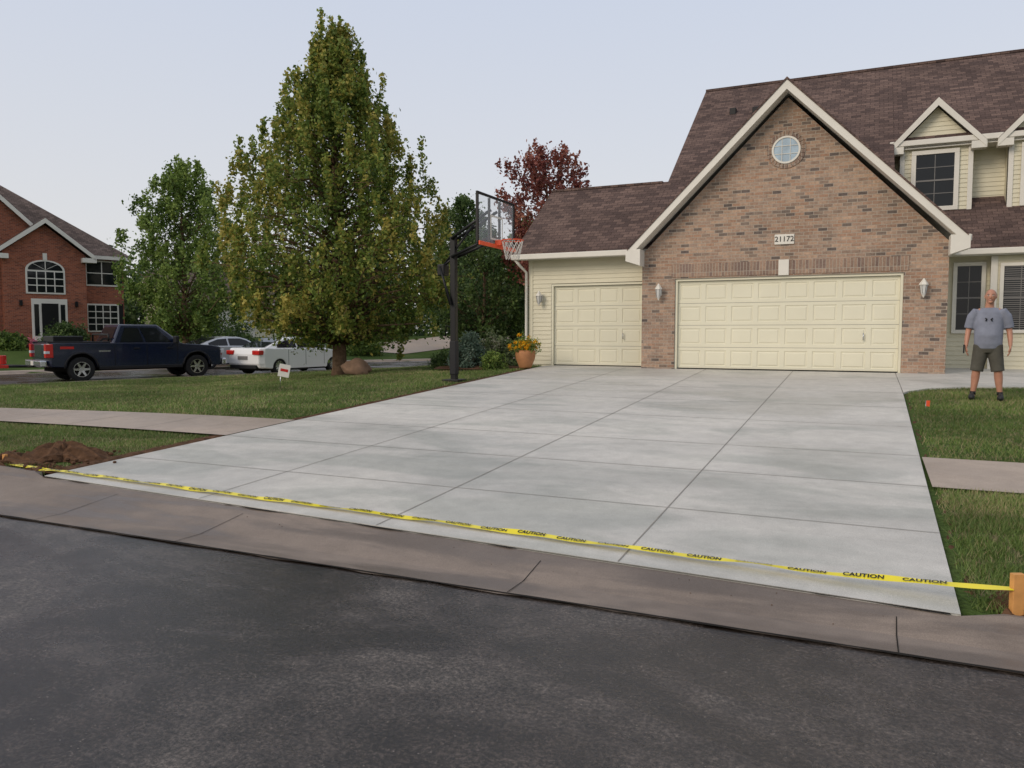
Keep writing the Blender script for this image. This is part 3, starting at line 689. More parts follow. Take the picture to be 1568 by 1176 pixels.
def dormer(ox,k):
    d=empty_child('dormer',H); PXd=1.6+ox; pz=7.66; ez=6.5; hw=1.09
    x0,x1=.76+ox,2.44+ox
    sl=(pz-ez)/hw; A=.98
    zs_=6.45+(A-.84)*sl-.04
    prism('front',[(x0,4.2),(x1,4.2),(x1,zs_),(PXd,zs_+.84*sl),(x0,zs_)],23.17,23.6,M['cream'],d)
    def tf(z):
        if z<=zs_: return (x0+.0,x1-.0)
        q=max(.01,.84-(z-zs_)/sl); return (PXd-q,PXd+q)
    siding('siding',x0,x1,4.55,7.45,23.17,d,topfn=tf)
    for xa in (x0,x1-.11): box('corner',xa,xa+.11,23.13,23.3,4.4,6.45,M['white'],d)
    box('side_l',x0,x0+.1,23.6,24.3,4.2,6.45,M['cream'],d); box('side_r',x1-.1,x1,23.6,24.3,4.2,6.45,M['cream'],d)
    for s in (-1,1):
        q=[(PXd,22.93,pz),(PXd+s*hw,22.93,ez),(PXd+s*hw,24.0,ez),(PXd,24.7,pz)]
        slab('roof',q,.035,M['sh_y'],M['sh_y'],d); slab('deck',[(a,b,c-.037) for a,b,c in q],.07,M['white'],M['white'],d)
        prism('rake',[(PXd,pz-.02),(PXd+s*hw,ez-.02),(PXd+s*hw,ez-.19),(PXd,pz-.22)],22.89,22.927,M['white'],d)
        xa,xb=sorted((PXd+s*(hw-.32),PXd+s*(hw+.02)))
        box('return',xa,xb,22.90,23.17,ez-.22,ez-.04,M['white'],d)
    window('window',1.14+ox,2.02+ox,4.9,6.25,23.14,2,4,d,fr=.11)
dormer(0,0); dormer(2.45,1); dormer(5.6,2)
# ------------------------------------------------------------------ red brick house
B=empty('brick_house',(-40.4,27.7,1.15),math.radians(68))
bk=M['brick_r']
prism('entry_gable',[(-1.95,-.5),(2.0,-.5),(2.0,4.75),(.02,6.3),(-1.95,4.75)],0,1.2,bk,B)
prism('big_gable',[(-9.4,-.5),(.4,-.5),(.4,5.4),(-4.4,9.7),(-9.4,5.4)],.5,1.2,bk,B)
box('body',-9.4,4.3,1.2,10,-.5,4.85,bk,B)
def B_roof(q,m,n): slab(n,q,.1,m,m,B)
for s in (-1,1):
    B_roof([(.02,-.35,6.65),(.02+s*2.35,-.35,4.75),(.02+s*2.35,3.5,4.75),(.02,5,6.65)],M['sh2_y'],'entry_roof')
    prism('entry_rake',[(.02,6.6),(.02+s*2.4,4.72),(.02+s*2.4,4.48),(.02,6.34)],-.4,-.352,M['white'],B)
    xa,xb=sorted((.02+s*1.75,.02+s*2.45)); box('entry_return',xa,xb,-.4,-.0,4.35,4.6,M['white'],B)
    B_roof([(-4.4,.15,10.1),(-4.4+s*5.1,.15,5.25),(-4.4+s*5.1,5,5.25),(-4.4,6,10.1)],M['sh2_y'],'big_roof')
    prism('big_rake',[(-4.4,10.05),(-4.4+s*5.1,5.2),(-4.4+s*5.1,4.95),(-4.4,9.76)],.1,.148,M['white'],B)
V=[(-9.8,.9,4.9),(4.7,.9,4.9),(4.7,10.4,4.9),(-9.8,10.4,4.9),(-5,5.6,9.2),(-1.2,5.6,9.2)]
mesh_obj('hip_roof',V,[(0,1,5,4),(1,2,5),(2,3,4,5),(3,0,4),(0,3,2,1)],M['sh2_x'],B)
box('eave_trim',1.9,4.75,.8,.9,4.68,4.88,M['white'],B)
def bwin(x0,x1,z0,z1,y,nx,nz):
    box('win_frame',x0-.09,x1+.09,y-.05,y,z0-.09,z1+.09,M['white'],B); box('win_glass',x0,x1,y-.062,y-.052,z0,z1,M['glass'],B)
    for i in range(1,nx): x=x0+(x1-x0)*i/nx; box('muntin',x-.025,x+.025,y-.075,y-.063,z0,z1,M['white'],B)
    for i in range(1,nz): z=z0+(z1-z0)*i/nz; box('muntin',x0,x1,y-.076,y-.064,z-.025,z+.025,M['white'],B)
bwin(-.85,.85,2.65,3.75,0,4,3)
n=14; ap=[(-.94,3.84)]+[(-.94*math.cos(math.pi*i/n),3.84+.55*math.sin(math.pi*i/n)) for i in range(n+1)][1:-1]+[(.94,3.84)]
prism('arch_frame',ap,-.05,0,M['white'],B); ap2=[(x*.88,3.84+(z-3.84)*.86) for x,z in ap]; prism('arch_glass',ap2,-.062,-.052,M['glass'],B)
for k in range(1,4): a=math.pi*k/4; prism('arch_bar',[(-.02,3.86),(.02,3.86),(.82*math.cos(a)+.02,3.84+.47*math.sin(a)),(.82*math.cos(a)-.02,3.84+.47*math.sin(a))],-.075,-.063,M['white'],B)
prism('arch_brick',[(-1.0,3.95)]+[(-1.12*math.cos(math.pi*i/n),3.95+.72*math.sin(math.pi*i/n)) for i in range(1,n)]+[(1.0,3.95)],-.03,-.001,bk,B)
box('arch_key',-.1,.1,-.08,-.03,4.38,4.75,M['white'],B)
box('door_surround',-.72,1.0,-.06,-.002,-.1,2.3,M['white'],B); box('door_leaf',-.25,.55,-.1,-.062,0,2.05,M['black'],B); 
for x in (-.6,.66): box('sidelight',x,x+.22,-.08,-.062,.3,2.0,M['glass'],B)
box('step',-1.0,1.3,-1.2,-.06,-.5,-.08,M['walk'],B)
for x in (-1.2,1.45): box('lantern',x-.07,x+.07,-.15,-.0,1.9,2.2,M['black'],B,bevel=.02)
bwin(2.35,3.9,3.25,4.55,1.2,2,2); bwin(2.35,3.9,.6,2.05,1.2,4,4)
for x in (2.0,4.0): box('shutter',x,x+.22,1.13,1.198,.5,2.15,M['black'],B); box('shutter',x,x+.22,1.13,1.198,3.15,4.65,M['black'],B)
bwin(-7.5,-5.8,.8,2.3,.5,4,3); bwin(-5.3,-3.6,3.4,4.8,.5,4,3)
G=empty('siding_house',(-40.5,41,1.1),math.radians(60))
box('walls',-4,4,0,8,-.5,2.7,M['cream'],G)
for s in (-1,1): slab('roof',[(-4.5,4,5),(4.5,4,5),(4.5,4+s*4.6,2.6),(-4.5,4+s*4.6,2.6)],.12,M['sh2_x'],M['white'],G)
box('garage_door_panel',-3,1.8,-.05,-.002,-.4,2.0,M['white'],G)
for i in range(3): box('door_seam',-3,1.8,-.06,-.052,.15+.5*i,.18+.5*i,M['blind'],G)
gridsheet('far_driveway',-31,-25.5,40,60,lambda x,y:h1(x,y)+.03,M['walk'],10,20)
# ------------------------------------------------------------------ vehicles
def loft_body(name,prof_,w,mat,parent,tap=.965,bev=.05):
    n=len(prof_); V=[];F=[]
    secs=[(-w/2,tap),(-w/2*.86,.99),(-w*.2,1.0),(w*.2,1.0),(w/2*.86,.99),(w/2,tap)]
    xm=max(abs(p[0]) for p in prof_)
    for y,s in secs:
        for x,z in prof_:
            k=(abs(x)/xm)**6
            V.append((x*(1-(1-s)*k),y,z))
    for j in range(len(secs)-1):
        for i in range(n): a=j*n+i;b=j*n+(i+1)%n; F.append((a,b,b+n,a+n))
    F.append(tuple(range(n-1,-1,-1))); F.append(tuple((len(secs)-1)*n+i for i in range(n)))
    return mesh_obj(name,V,F,mat,parent,bevel=bev,seg=3,ang=38,smooth=False)
def arch(cx,r,z0,n=10):
    return [(cx+r*math.cos(math.pi*i/n),z0+max(0,r*math.sin(math.pi*i/n))) for i in range(n+1)]
def wheel(x,y,r,w,parent,side,spokes=6):
    e=empty_child('wheel',parent); e.location=(x,y,r)
    V=[];F=[];n=32
    pr=[(r*.62,-w/2),(r*.9,-w/2),(r*.985,-w/2+.02),(r,-w/2+.05),(r,w/2-.05),(r*.985,w/2-.02),(r*.9,w/2),(r*.62,w/2)]
    for i in range(n):
        a=2*math.pi*i/n
        for rr,yy in pr: V.append((rr*math.cos(a),yy,rr*math.sin(a)))
    k=len(pr)
    for i in range(n):
        j=(i+1)%n
        for q in range(k-1): F.append((i*k+q,j*k+q,j*k+q+1,i*k+q+1))
    mesh_obj('tyre',V,F,M['rubber'],e,smooth=False)
    o=side*(w/2-.03)
    V=[];F=[]
    for i in range(n):
        a=2*math.pi*i/n
        for rr,yy in ((r*.66,o+side*.02),(r*.58,o+side*.02),(r*.56,o-side*.05)): V.append((rr*math.cos(a),yy,rr*math.sin(a)))
    for i in range(n):
        j=(i+1)%n
        for q in range(2): F.append((i*3+q,j*3+q,j*3+q+1,i*3+q+1))
    mesh_obj('rim_lip',V,F,M['chrome'],e)
    v,f=tube_data([(0,o-side*.07,0),(0,o-side*.06,0)],[r*.6,r*.6],24,ref=(1,0,0)); mesh_obj('rim_back',v,f,M['dark'],e)
    for s in range(spokes):
        a=2*math.pi*s/spokes; c,sn=math.cos(a),math.sin(a)
        def P(rad,t,yy): return (rad*c-t*sn,yy,rad*sn+t*c)
        V=[P(.03,-.045,o),P(.03,.045,o),P(r*.6,.028,o+side*.012),P(r*.6,-.028,o+side*.012),P(.03,-.045,o-side*.04),P(.03,.045,o-side*.04),P(r*.6,.028,o-side*.03),P(r*.6,-.028,o-side*.03)]
        mesh_obj('spoke',V,[(0,1,2,3),(7,6,5,4),(0,4,5,1),(1,5,6,2),(2,6,7,3),(3,7,4,0)],M['chrome'],e)
    v,f=tube_data([(0,o-side*.03,0),(0,o+side*.015,0)],[r*.16,r*.13],16); mesh_obj('hub',v,f,M['chrome'],e)
def cabin(name,bot,top,wb,wt,mat,parent,z0,z1,bev=.05):
    V=[(bot[0],-wb/2,z0),(bot[1],-wb/2,z0),(bot[1],wb/2,z0),(bot[0],wb/2,z0),(top[0],-wt/2,z1),(top[1],-wt/2,z1),(top[1],wt/2,z1),(top[0],wt/2,z1)]
    F=[(3,2,1,0),(4,5,6,7),(0,1,5,4),(1,2,6,5),(2,3,7,6),(3,0,4,7)]
    mesh_obj(name,V,F,mat,parent,bevel=bev,seg=3)
    return [Vector(v) for v in V]
def patch(name,q,pts,off,mat,parent):
    a,b,c,d=q; nrm=(b-a).cross(d-a).normalized()
    V=[]
    for u,v in pts:
        p=(a*(1-u)+b*u)*(1-v)+(d*(1-u)+c*u)*v+nrm*off; V.append(p)
    return sheet(name,V,[tuple(range(len(V)))],mat,parent)
M['truck']=mat('navy_paint',(.006,.011,.035),.2,.1,1,coat=.6)
M['cwhite']=mat('white_paint',(.80,.80,.80),.25,.03,1,coat=.6)
M['silver']=mat('silver_paint',(.50,.52,.55),.28,.05,1,metal=.3,coat=.6)
M['red']=mat('tail_lens',(.5,.02,.015),.2,.1,4)
M['lens']=mat('head_lens',(.6,.62,.65),.1,.1,4)
M['plastic']=mat('black_plastic',(.015,.015,.017),.6,.1,8,spec=.3)
def pickup(loc,ang):
    e=empty('pickup_truck',loc,ang); pt=M['truck']
    p=[(2.85,.42),(2.92,.55),(2.93,.95),(2.86,1.10),(2.5,1.16),(1.45,1.23),(1.35,1.26),(-2.85,1.28),(-2.9,1.24),(-2.9,.6),(-2.82,.5)]
    p+= [(-2.4,.48)]+arch(-1.88,.47,.46)[::-1]+[(-1.2,.42),(1.2,.42)]+arch(1.92,.47,.46)[::-1]
    loft_body('body',p,1.98,pt,e,.95,.045)
    q=cabin('cab',(-.92,1.42),(-.62,.62),1.88,1.5,pt,e,1.24,1.90,.06)
    G_=M['glass']
    R=[q[0],q[1],q[5],q[4]]; Lq=[q[3],q[2],q[6],q[7]]
    patch('glass_r1',R,[(.10,.08),(.44,.08),(.44,.82),(.14,.82)],.012,G_,e); patch('glass_r2',R,[(.48,.08),(.86,.08),(.86,.3),(.86,.82),(.48,.82)],.012,G_,e)
    patch('glass_l1',Lq,[(.1,.08),(.44,.08),(.44,.82),(.14,.82)],-.012,G_,e); patch('glass_l2',Lq,[(.48,.08),(.86,.08),(.86,.82),(.48,.82)],-.012,G_,e)
    patch('windshield',[q[1],q[2],q[6],q[5]],[(.06,.05),(.94,.05),(.94,.93),(.06,.93)],.012,G_,e)
    patch('rear_glass',[q[3],q[0],q[4],q[7]],[(.1,.1),(.9,.1),(.9,.85),(.1,.85)],.012,G_,e)
    box('bed_floor',-2.75,-1.05,-.8,.8,1.285,1.29,M['plastic'],e)
    for y in (-.9,.9): box('bed_rail',-2.85,-.98,y-.07,y+.07,1.27,1.32,M['plastic'],e,bevel=.02)
    tube('bed_rack',[(-1.0,-.85,1.3),(-1.0,-.85,1.55),(-1.0,.85,1.55),(-1.0,.85,1.3)],[.03]*4,M['black'],e,8)
    box('toolbox',-2.6,-1.7,-.6,.6,1.3,1.5,M['black'],e,bevel=.03)
    for x in (1.22,.18,-.85): box('door_gap',x-.006,x+.006,-.994,-.9,.5,1.22,M['dark'],e)
    box('rocker',-1.35,1.4,-1.0,-.9,.38,.50,M['plastic'],e,bevel=.02); box('rocker2',-1.35,1.4,.9,1.0,.38,.50,M['plastic'],e,bevel=.02)
    for s in (-1,1):
        for x in (.95,-.15): box('handle',x-.1,x+.1,s*1.0-.015,s*1.0+.015,1.06,1.10,M['plastic'],e,bevel=.01)
        box('mirror',1.05,1.2,s*1.15-.12,s*1.15+.12,1.24,1.5,M['plastic'],e,bevel=.04); tube('mirror_arm',[(1.15,s*.9,1.3),(1.12,s*1.08,1.33)],[.025,.02],M['plastic'],e,6)
        box('tail_lamp',-2.93,-2.70,s*.92-.088,s*.92+.088,.80,1.24,M['red'],e,bevel=.02); box('tail_clear',-2.935,-2.8,s*.92-.09,s*.92+.09,.93,1.02,M['lens'],e,bevel=.01)
        box('head_lamp',2.72,2.95,s*.8-.15,s*.8+.15,.85,1.02,M['lens'],e,bevel=.03)
        for cx in (-1.88,1.92):
            pts=[(cx+.50*math.cos(math.pi*i/12),s*.985,.45+.50*math.sin(math.pi*i/12)) for i in range(13)]
            tube('flare',pts,[.035]*13,M['plastic'],e,6)
    box('rear_bumper',-3.08,-2.88,-.95,.95,.5,.72,M['chrome'],e,bevel=.04); box('plate',-3.09,-3.081,-.16,.16,.55,.69,M['white'],e)
    box('front_bumper',2.85,3.04,-.95,.95,.42,.68,M['chrome'],e,bevel=.05); box('grille',2.9,2.96,-.6,.6,.75,1.04,M['black'],e,bevel=.02)
    box('tailgate_seam',-2.912,-2.9,-.8,.8,.78,.79,M['dark'],e); box('badge',-1.35,-1.0,-.996,-.992,.98,1.02,M['chrome'],e)
    box('badge2',-2.5,-2.1,-.996,-.99,1.08,1.16,M['red'],e)
    box('chassis',-2.6,2.6,-.6,.6,.33,.9,M['dark'],e)
    for x in (-1.88,1.92):
        for s in (-1,1): wheel(x,s*.86,.405,.27,e,s,6)
    return e
def sedan(name,loc,ang,paint,L=4.85):
    e=empty(name,loc,ang); k=L/4.85
    p=[(2.30,.22),(2.42,.35),(2.42,.62),(2.30,.76),(1.9,.86),(1.15,.97),(.9,.99),(-1.7,1.03),(-2.2,1.05),(-2.36,1.02),(-2.42,.8),(-2.43,.45),(-2.34,.28)]
    p+=[(-1.95,.25)]+arch(-1.45,.365,.24)[::-1]+[(-1.0,.2),(1.0,.2)]+arch(1.5,.365,.24)[::-1]+[(1.95,.2)]
    p=[(x*k,z) for x,z in p]
    loft_body('body',p,1.84,paint,e,.90,.07)
    st_=[(-1.98,1.03,.70,1.035),(-1.45,1.02,.80,1.24),(-.95,1.0,.83,1.385),(-.3,.99,.84,1.44),(.25,.98,.84,1.43),(.62,.98,.83,1.34),(1.3,.97,.76,.985)]
    V=[];F=[]
    for x,zb,wb,zt in st_:
        hgt=zt-zb; wt=wb-.30*max(.0,hgt)/.45*.75
        V+=[(x*k,-wb,zb-.02),(x*k,-wt,zt-.02),(x*k,-wt*.6,zt+.012*(hgt>.1)),(x*k,wt*.6,zt+.012*(hgt>.1)),(x*k,wt,zt-.02),(x*k,wb,zb-.02)]
    for i in range(len(st_)-1):
        for j in range(5): a=i*6+j; F.append((a,a+6,a+7,a+1))
    F.append((0,1,2,3,4,5)); F.append(tuple(len(V)-1-i for i in range(6)))
    mesh_obj('cabin',V,F,paint,e,smooth=False,bevel=.03,seg=2,ang=20)
    VV=[Vector(v) for v in V]
    def sp(i,s,t):
        a=int(min(i,len(st_)-2)); f=i-a
        q0=VV[a*6+(0 if s==0 else 5)]*(1-f)+VV[(a+1)*6+(0 if s==0 else 5)]*f
        q1=VV[a*6+(1 if s==0 else 4)]*(1-f)+VV[(a+1)*6+(1 if s==0 else 4)]*f
        return q0*(1-t)+q1*t
    for s in (0,1):
        o=Vector((0,-.016 if s==0 else .016,.006))
        for i0,i1,t0,t1 in ((1.0,2.0,.70,.86),(2.0,2.72,.86,.86),(2.86,4.0,.86,.86),(4.0,4.9,.86,.8),(4.9,5.5,.8,.42)):
            sheet('side_glass',[sp(i0,s,.14)+o,sp(i1-.001,s,.14)+o,sp(i1-.001,s,t1)+o,sp(i0,s,t0)+o],[(0,1,2,3)],M['glass'],e)
    a=VV[6*6+1];b=VV[6*6+4];c=VV[5*6+4];d=VV[5*6+1]; up=Vector((0,0,.03)); Vq=[]
    for (u,v) in ((.06,.12),(.94,.12),(.92,.92),(.08,.92)): Vq.append((a*(1-u)+b*u)*(1-v)+(d*(1-u)+c*u)*v+up)
    sheet('windshield',Vq,[(0,1,2,3)],M['glass'],e)
    a,b,c,d=VV[1],VV[4],VV[2*6+4],VV[2*6+1]
    m0,m1=VV[7],VV[10]
    for (A,Bq,Cq,D) in ((a,b,m1,m0),(m0,m1,c,d)):
        V=[A*(.93)+Bq*.07+Vector((-.012,0,.04)),A*.07+Bq*.93+Vector((-.012,0,.04)),Cq*.93+D*.07+Vector((-.012,0,.042)),Cq*.07+D*.93+Vector((-.012,0,.042))]
        sheet('rear_glass',V,[(0,1,2,3)],M['glass'],e)
    for s in (-1,1):
        box('tail_lamp',-2.45*k,-2.10*k,s*.70-.19,s*.70+.19,.78,.95,M['red'],e,bevel=.03)
        box('head_lamp',2.1*k,2.38*k,s*.66-.16,s*.66+.16,.6,.74,M['lens'],e,bevel=.03)
        box('mirror',.75,.9,s*.98-.1,s*.98+.1,1.0,1.13,paint,e,bevel=.04)
        for x in (.95,-.08,-1.0): box('door_gap',x*k-.005,x*k+.005,s*.921-.006,s*.921+.006,.36,.97,M['dark'],e)
        for x in (.2,-.8): box('handle',x-.09,x+.09,s*.93-.012,s*.93+.012,.86,.89,M['chrome'],e,bevel=.008)
        box('sill',-1.0,1.0,s*.88-.04,s*.88+.04,.18,.26,M['plastic'],e,bevel=.02)
    box('rear_diffuser',-2.45*k,-2.2*k,-.7,.7,.25,.4,M['plastic'],e,bevel=.03); box('plate',-2.455*k,-2.43*k,-.25,.25,.6,.73,M['blind'],e)
    box('grille',2.36*k,2.43*k,-.45,.45,.42,.66,M['black'],e,bevel=.03)
    box('chassis',-2.1*k,2.1*k,-.6,.6,.17,.7,M['dark'],e)
    for x in (-1.45*k,1.5*k):
        for s in (-1,1): wheel(x,s*.8,.335,.22,e,s,10)
    return e
pickup((-23.6,19.25,0),math.radians(69))
ang=math.radians(85); f_=Vector((math.cos(ang),math.sin(ang))); l_=Vector((-f_.y,f_.x))
c_=Vector((-20.3,23.1))+f_*1.45+l_*.9
sedan('white_sedan',(c_.x,c_.y,0),ang,M['cwhite'])
sedan('silver_sedan',(-27.0,27.2,0),math.radians(76),M['silver'],4.6)
tr=empty('utility_trailer',(-25.4,14.6,0),math.radians(69))
for y in (-.7,.7): box('rail',-1.6,1.1,y-.04,y+.04,.5,.6,M['red'],tr,bevel=.01)
for x in (-1.6,-.3,1.05): box('cross',x-.04,x+.04,-.66,.66,.51,.59,M['red'],tr)
tube('tongue_a',[(1.1,-.6,.55),(2.2,0,.5)],[.04,.04],M['black'],tr); tube('tongue_b',[(1.1,.6,.55),(2.2,0,.5)],[.04,.04],M['black'],tr)
M['bluep']=mat('blue_tank',(.03,.09,.3),.4,.1,3)
v,f=tube_data([(-.5,0,.85),(-.45,0,.85),(.75,0,.85),(.8,0,.85)],[.18,.26,.26,.18],20,ref=(0,1,0)); mesh_obj('tank',v,f,M['bluep'],tr,smooth=True)
v,f=tube_data([(.95,-.5,.62),(.95,-.5,.9)],[.15,.15],14); mesh_obj('pump',v,f,M['red'],tr,smooth=False,bevel=.02)
for s in (-1,1): wheel(-.4,s*.88,.32,.2,tr,s,5)
# ------------------------------------------------------------------ basketball hoop
hp=empty('basketball_hoop',(-8.3,15.1,h1(-8.3,15.1)))
bl=M['black']
box('pole',-.065,.065,-.065,.065,-.05,3.2,bl,hp,bevel=.01); box('base_plate',-.2,.2,-.2,.2,.0,.05,bl,hp,bevel=.01)
box('pole_pad',-.08,.08,-.08,.08,.15,.9,M['plastic'],hp,bevel=.02)
bx0=1.05; z0=2.92; z1=3.98
for y in (-.16,.16):
    tube('upper_arm',[(0,y*.6,3.15),(bx0-.06,y,3.7)],[.035,.035],bl,hp,6); tube('lower_arm',[(0,y*.6,2.75),(bx0-.06,y,3.12)],[.035,.035],bl,hp,6)
tube('brace',[(-.28,0,2.55),(.5,0,3.43)],[.028,.028],bl,hp,6); tube('actuator',[(-.02,-.12,1.7),(-.28,-.12,2.55)],[.035,.026],bl,hp,8)
tube('rear_link',[(-.28,0,2.55),(0,0,2.75)],[.03,.03],bl,hp,6); box('counter_box',-.36,-.18,-.12,.12,2.35,2.6,bl,hp,bevel=.02)
tube('crank',[(-.07,0,1.2),(-.2,0,1.25),(-.22,0,1.0)],[.015,.015,.02],bl,hp,6)
for a,b,c,d in ((-.92,.92,z0,z0+.06),(-.92,.92,z1-.05,z1)): box('board_frame',bx0-.03,bx0+.02,a,b,c,d,bl,hp,bevel=.008)
for y in (-.92,.87): box('board_frame',bx0-.029,bx0+.019,y,y+.05,z0+.06,z1-.05,bl,hp)
mg,nt,bb=newmat('backboard_acrylic'); bb.inputs['Base Color'].default_value=(.8,.85,.9,1); bb.inputs['Roughness'].default_value=.03; bb.inputs['Alpha'].default_value=.14
box('board_glass',bx0-.008,bx0+.004,-.87,.87,z0+.06,z1-.05,mg,hp)
for a,b,c,d in ((-.3,.3,z0+.62,z0+.66),(-.3,.3,z0+.14,z0+.18)): box('target_line',bx0+.006,bx0+.01,a,b,c,d,M['white'],hp)
for y in (-.3,.26): box('target_line',bx0+.006,bx0+.0095,y,y+.04,z0+.18,z0+.62,M['white'],hp)
for y in (-.28,.23): box('back_brace',bx0-.07,bx0-.03,y,y+.05,z0+.05,z1-.05,bl,hp)
M['rim']=mat('rim_orange',(.80,.10,.03),.4,.1,5)
box('rim_pad',bx0+.021,bx0+.06,-.9,.9,z0-.03,z0+.055,M['rim'],hp,bevel=.012)
rc=(bx0+.15+.23,0,z0+.13)
pts=[(rc[0]+.23*math.cos(2*math.pi*i/24),.23*math.sin(2*math.pi*i/24),rc[2]) for i in range(25)]
tube('rim',pts,[.013]*25,M['rim'],hp,6); box('rim_bracket',bx0+.012,bx0+.16,-.1,.1,rc[2]-.1,rc[2]+.015,M['rim'],hp,bevel=.01)
pr=[]
for i in range(12):
    for d_ in (-1,1):
        pp=[]
        for j in range(5):
            a=2*math.pi*(i+d_*j*.5)/12; rr=.228-.022*j; pp.append((rc[0]+rr*math.cos(a),rr*math.sin(a),rc[2]-.1*j))
        pr.append(tube_data(pp,[.006]*5,4))
v,f=merge(pr); mesh_obj('net',v,f,M['white'],hp)
# ------------------------------------------------------------------ pot, boulder, signs, stake, tape
pt=empty('flower_pot',(-7.98,18.35,h1(-7.9,18.35)+.02))
M['terra']=mat('terracotta',(.42,.19,.08),.7,.2,5)
v,f=tube_data([(0,0,0),(0,0,.05),(0,0,.25),(0,0,.4),(0,0,.46),(0,0,.47),(0,0,.43)],[.15,.17,.25,.27,.26,.23,.22],24); mesh_obj('pot',v,f,M['terra'],pt,smooth=True)
r=np.random.default_rng(5); C=r.normal(0,.15,(50,3));C[:,2]=np.abs(C[:,2])+.45
Vv,Cc=leaves_from(C,np.full(50,.06),np.full(50,.5),1800,.05,green2,seed=51); np_mesh('plant_leaves',Vv,4,M['leaf'],pt,Cc)
C=r.normal(0,.16,(44,3));C[:,2]=np.abs(C[:,2])*.8+.52; C[:,1]-=.06
Vv,Cc=leaves_from(C,np.full(44,.025),np.full(44,.5),1500,.045,[(.75,.35,.01),(.85,.55,.02),(.8,.2,.02)],seed=52); np_mesh('blossoms',Vv,4,M['leaf'],pt,Cc)
def rockf(v): 
    k=1+.12*math.sin(v.x*4+1)+.1*math.sin(v.y*5+v.z*3)+.06*math.sin(v.z*9+v.x*7); return Vector((v.x*k,v.y*k,max(-.5,v.z*k)))
v,f=sph_data((0,0,.16),(.42,.3,.27),24,16,rockf); M['rock']=mat('boulder_stone',(.26,.16,.10),.9,.35,5,bmp=.8,bs=14)
bo=mesh_obj('boulder',v,f,M['rock'],smooth=True); bo.location=(-12.55,17.3,h1(-12.55,17.3)); bo.rotation_euler=(0,.1,.6)
sg=empty('lawn_sign',(-11.7,13.3,h1(-11.7,13.3)),math.radians(35))
tube('stake',[(0,0,-.05),(.03,0,.4)],[.008,.008],M['chrome'],sg,6); s_=box('panel',-.1,.14,-.012,.0,.28,.56,M['white'],sg,bevel=.004); s_.rotation_euler=(0,.2,0)
s2=box('print',-.06,.1,-.018,-.013,.4,.46,M['red'],sg); s2.rotation_euler=(0,.2,0)
fl=empty('marker_flag',(.86,12.7,h1(.86,12.7))); tube('wire',[(0,0,0),(0,0,.2)],[.003,.003],M['chrome'],fl,5); sheet('flag',[(0,0,.12),(.05,.02,.11),(.055,.02,.2),(0,0,.2)],[(0,1,2,3)],M['rim'],fl)
stk=empty('wooden_stake',(.795,4.845,h1(.8,4.9)),.45)
prism('post',[(-.032,-.1),(.032,-.1),(.032,.235),(-.032,.235)],-.018,.018,M['wood'],stk,bevel=.003)
stk2=empty('wooden_stake',(-9.0,5.6,h1(-9,5.6)),.1); prism('post',[(-.02,-.1),(.02,-.1),(.02,.10),(-.02,.10)],-.02,.02,M['wood'],stk2)
tp=empty('caution_tape')
M['yellow']=mat('tape_yellow',(.78,.66,.02),.35,.08,6)
ctl=[(-9.0,5.58,.11),(-8.3,5.42,.13),(-7.4,5.36,.140),(-5.5,5.26,.138),(-3.4,5.18,.132),(-1.4,5.05,.135),(-.2,4.95,.15),(.4,4.87,.19),(.775,4.82,.23)]
cs=np.array(ctl); cx_=np.linspace(-9.0,.775,280)
cy_=np.interp(cx_,cs[:,0],cs[:,1]); cz_=np.interp(cx_,cs[:,0],cs[:,2])
ker=np.ones(15)/15
def sm(a): b=np.concatenate([np.full(7,a[0]),a,np.full(7,a[-1])]); return np.convolve(b,ker,'valid')
cy_,cz_=sm(cy_),sm(cz_)
tw=np.array([math.radians(8)+.10*math.sin(x*2.1)+.14*math.sin(x*5.3+1)+.10*math.sin(x*13) for x in cx_])
W=.028; V=[];F=[]
def tf_(i): 
    return Vector((0,math.cos(tw[i]),math.sin(tw[i])))
for i in range(280):
    c=Vector((cx_[i],cy_[i],cz_[i]+.004*math.sin(cx_[i]*8))); d=tf_(i); V+=[c-d*W,c+d*W]
    if i: a=2*i-2; F.append((a,a+2,a+3,a+1))
sheet('ribbon',V,F,M['yellow'],tp,smooth=True)
tc_=bpy.data.curves.new('caution','FONT'); tc_.body='CAUTION'; tc_.size=.048; tc_.align_x='CENTER'; tc_.align_y='CENTER'; tc_.space_character=1.05; tc_.offset=.0015
tc_.materials.append(M['black'])
for k in range(6,272,9):
    c=Vector((cx_[k],cy_[k],cz_[k]+.004*math.sin(cx_[k]*8))); d=tf_(k); t=Vector((cx_[k+1]-cx_[k-1],cy_[k+1]-cy_[k-1],cz_[k+1]-cz_[k-1])).normalized()
    n_=t.cross(d).normalized(); d2=n_.cross(t)
    o=bpy.data.objects.new('lettering',tc_); Mx=Matrix((t,d2,n_)).transposed().to_4x4()
    o.matrix_world=Matrix.Translation(c+n_*.006)@Mx; link(o,tp)
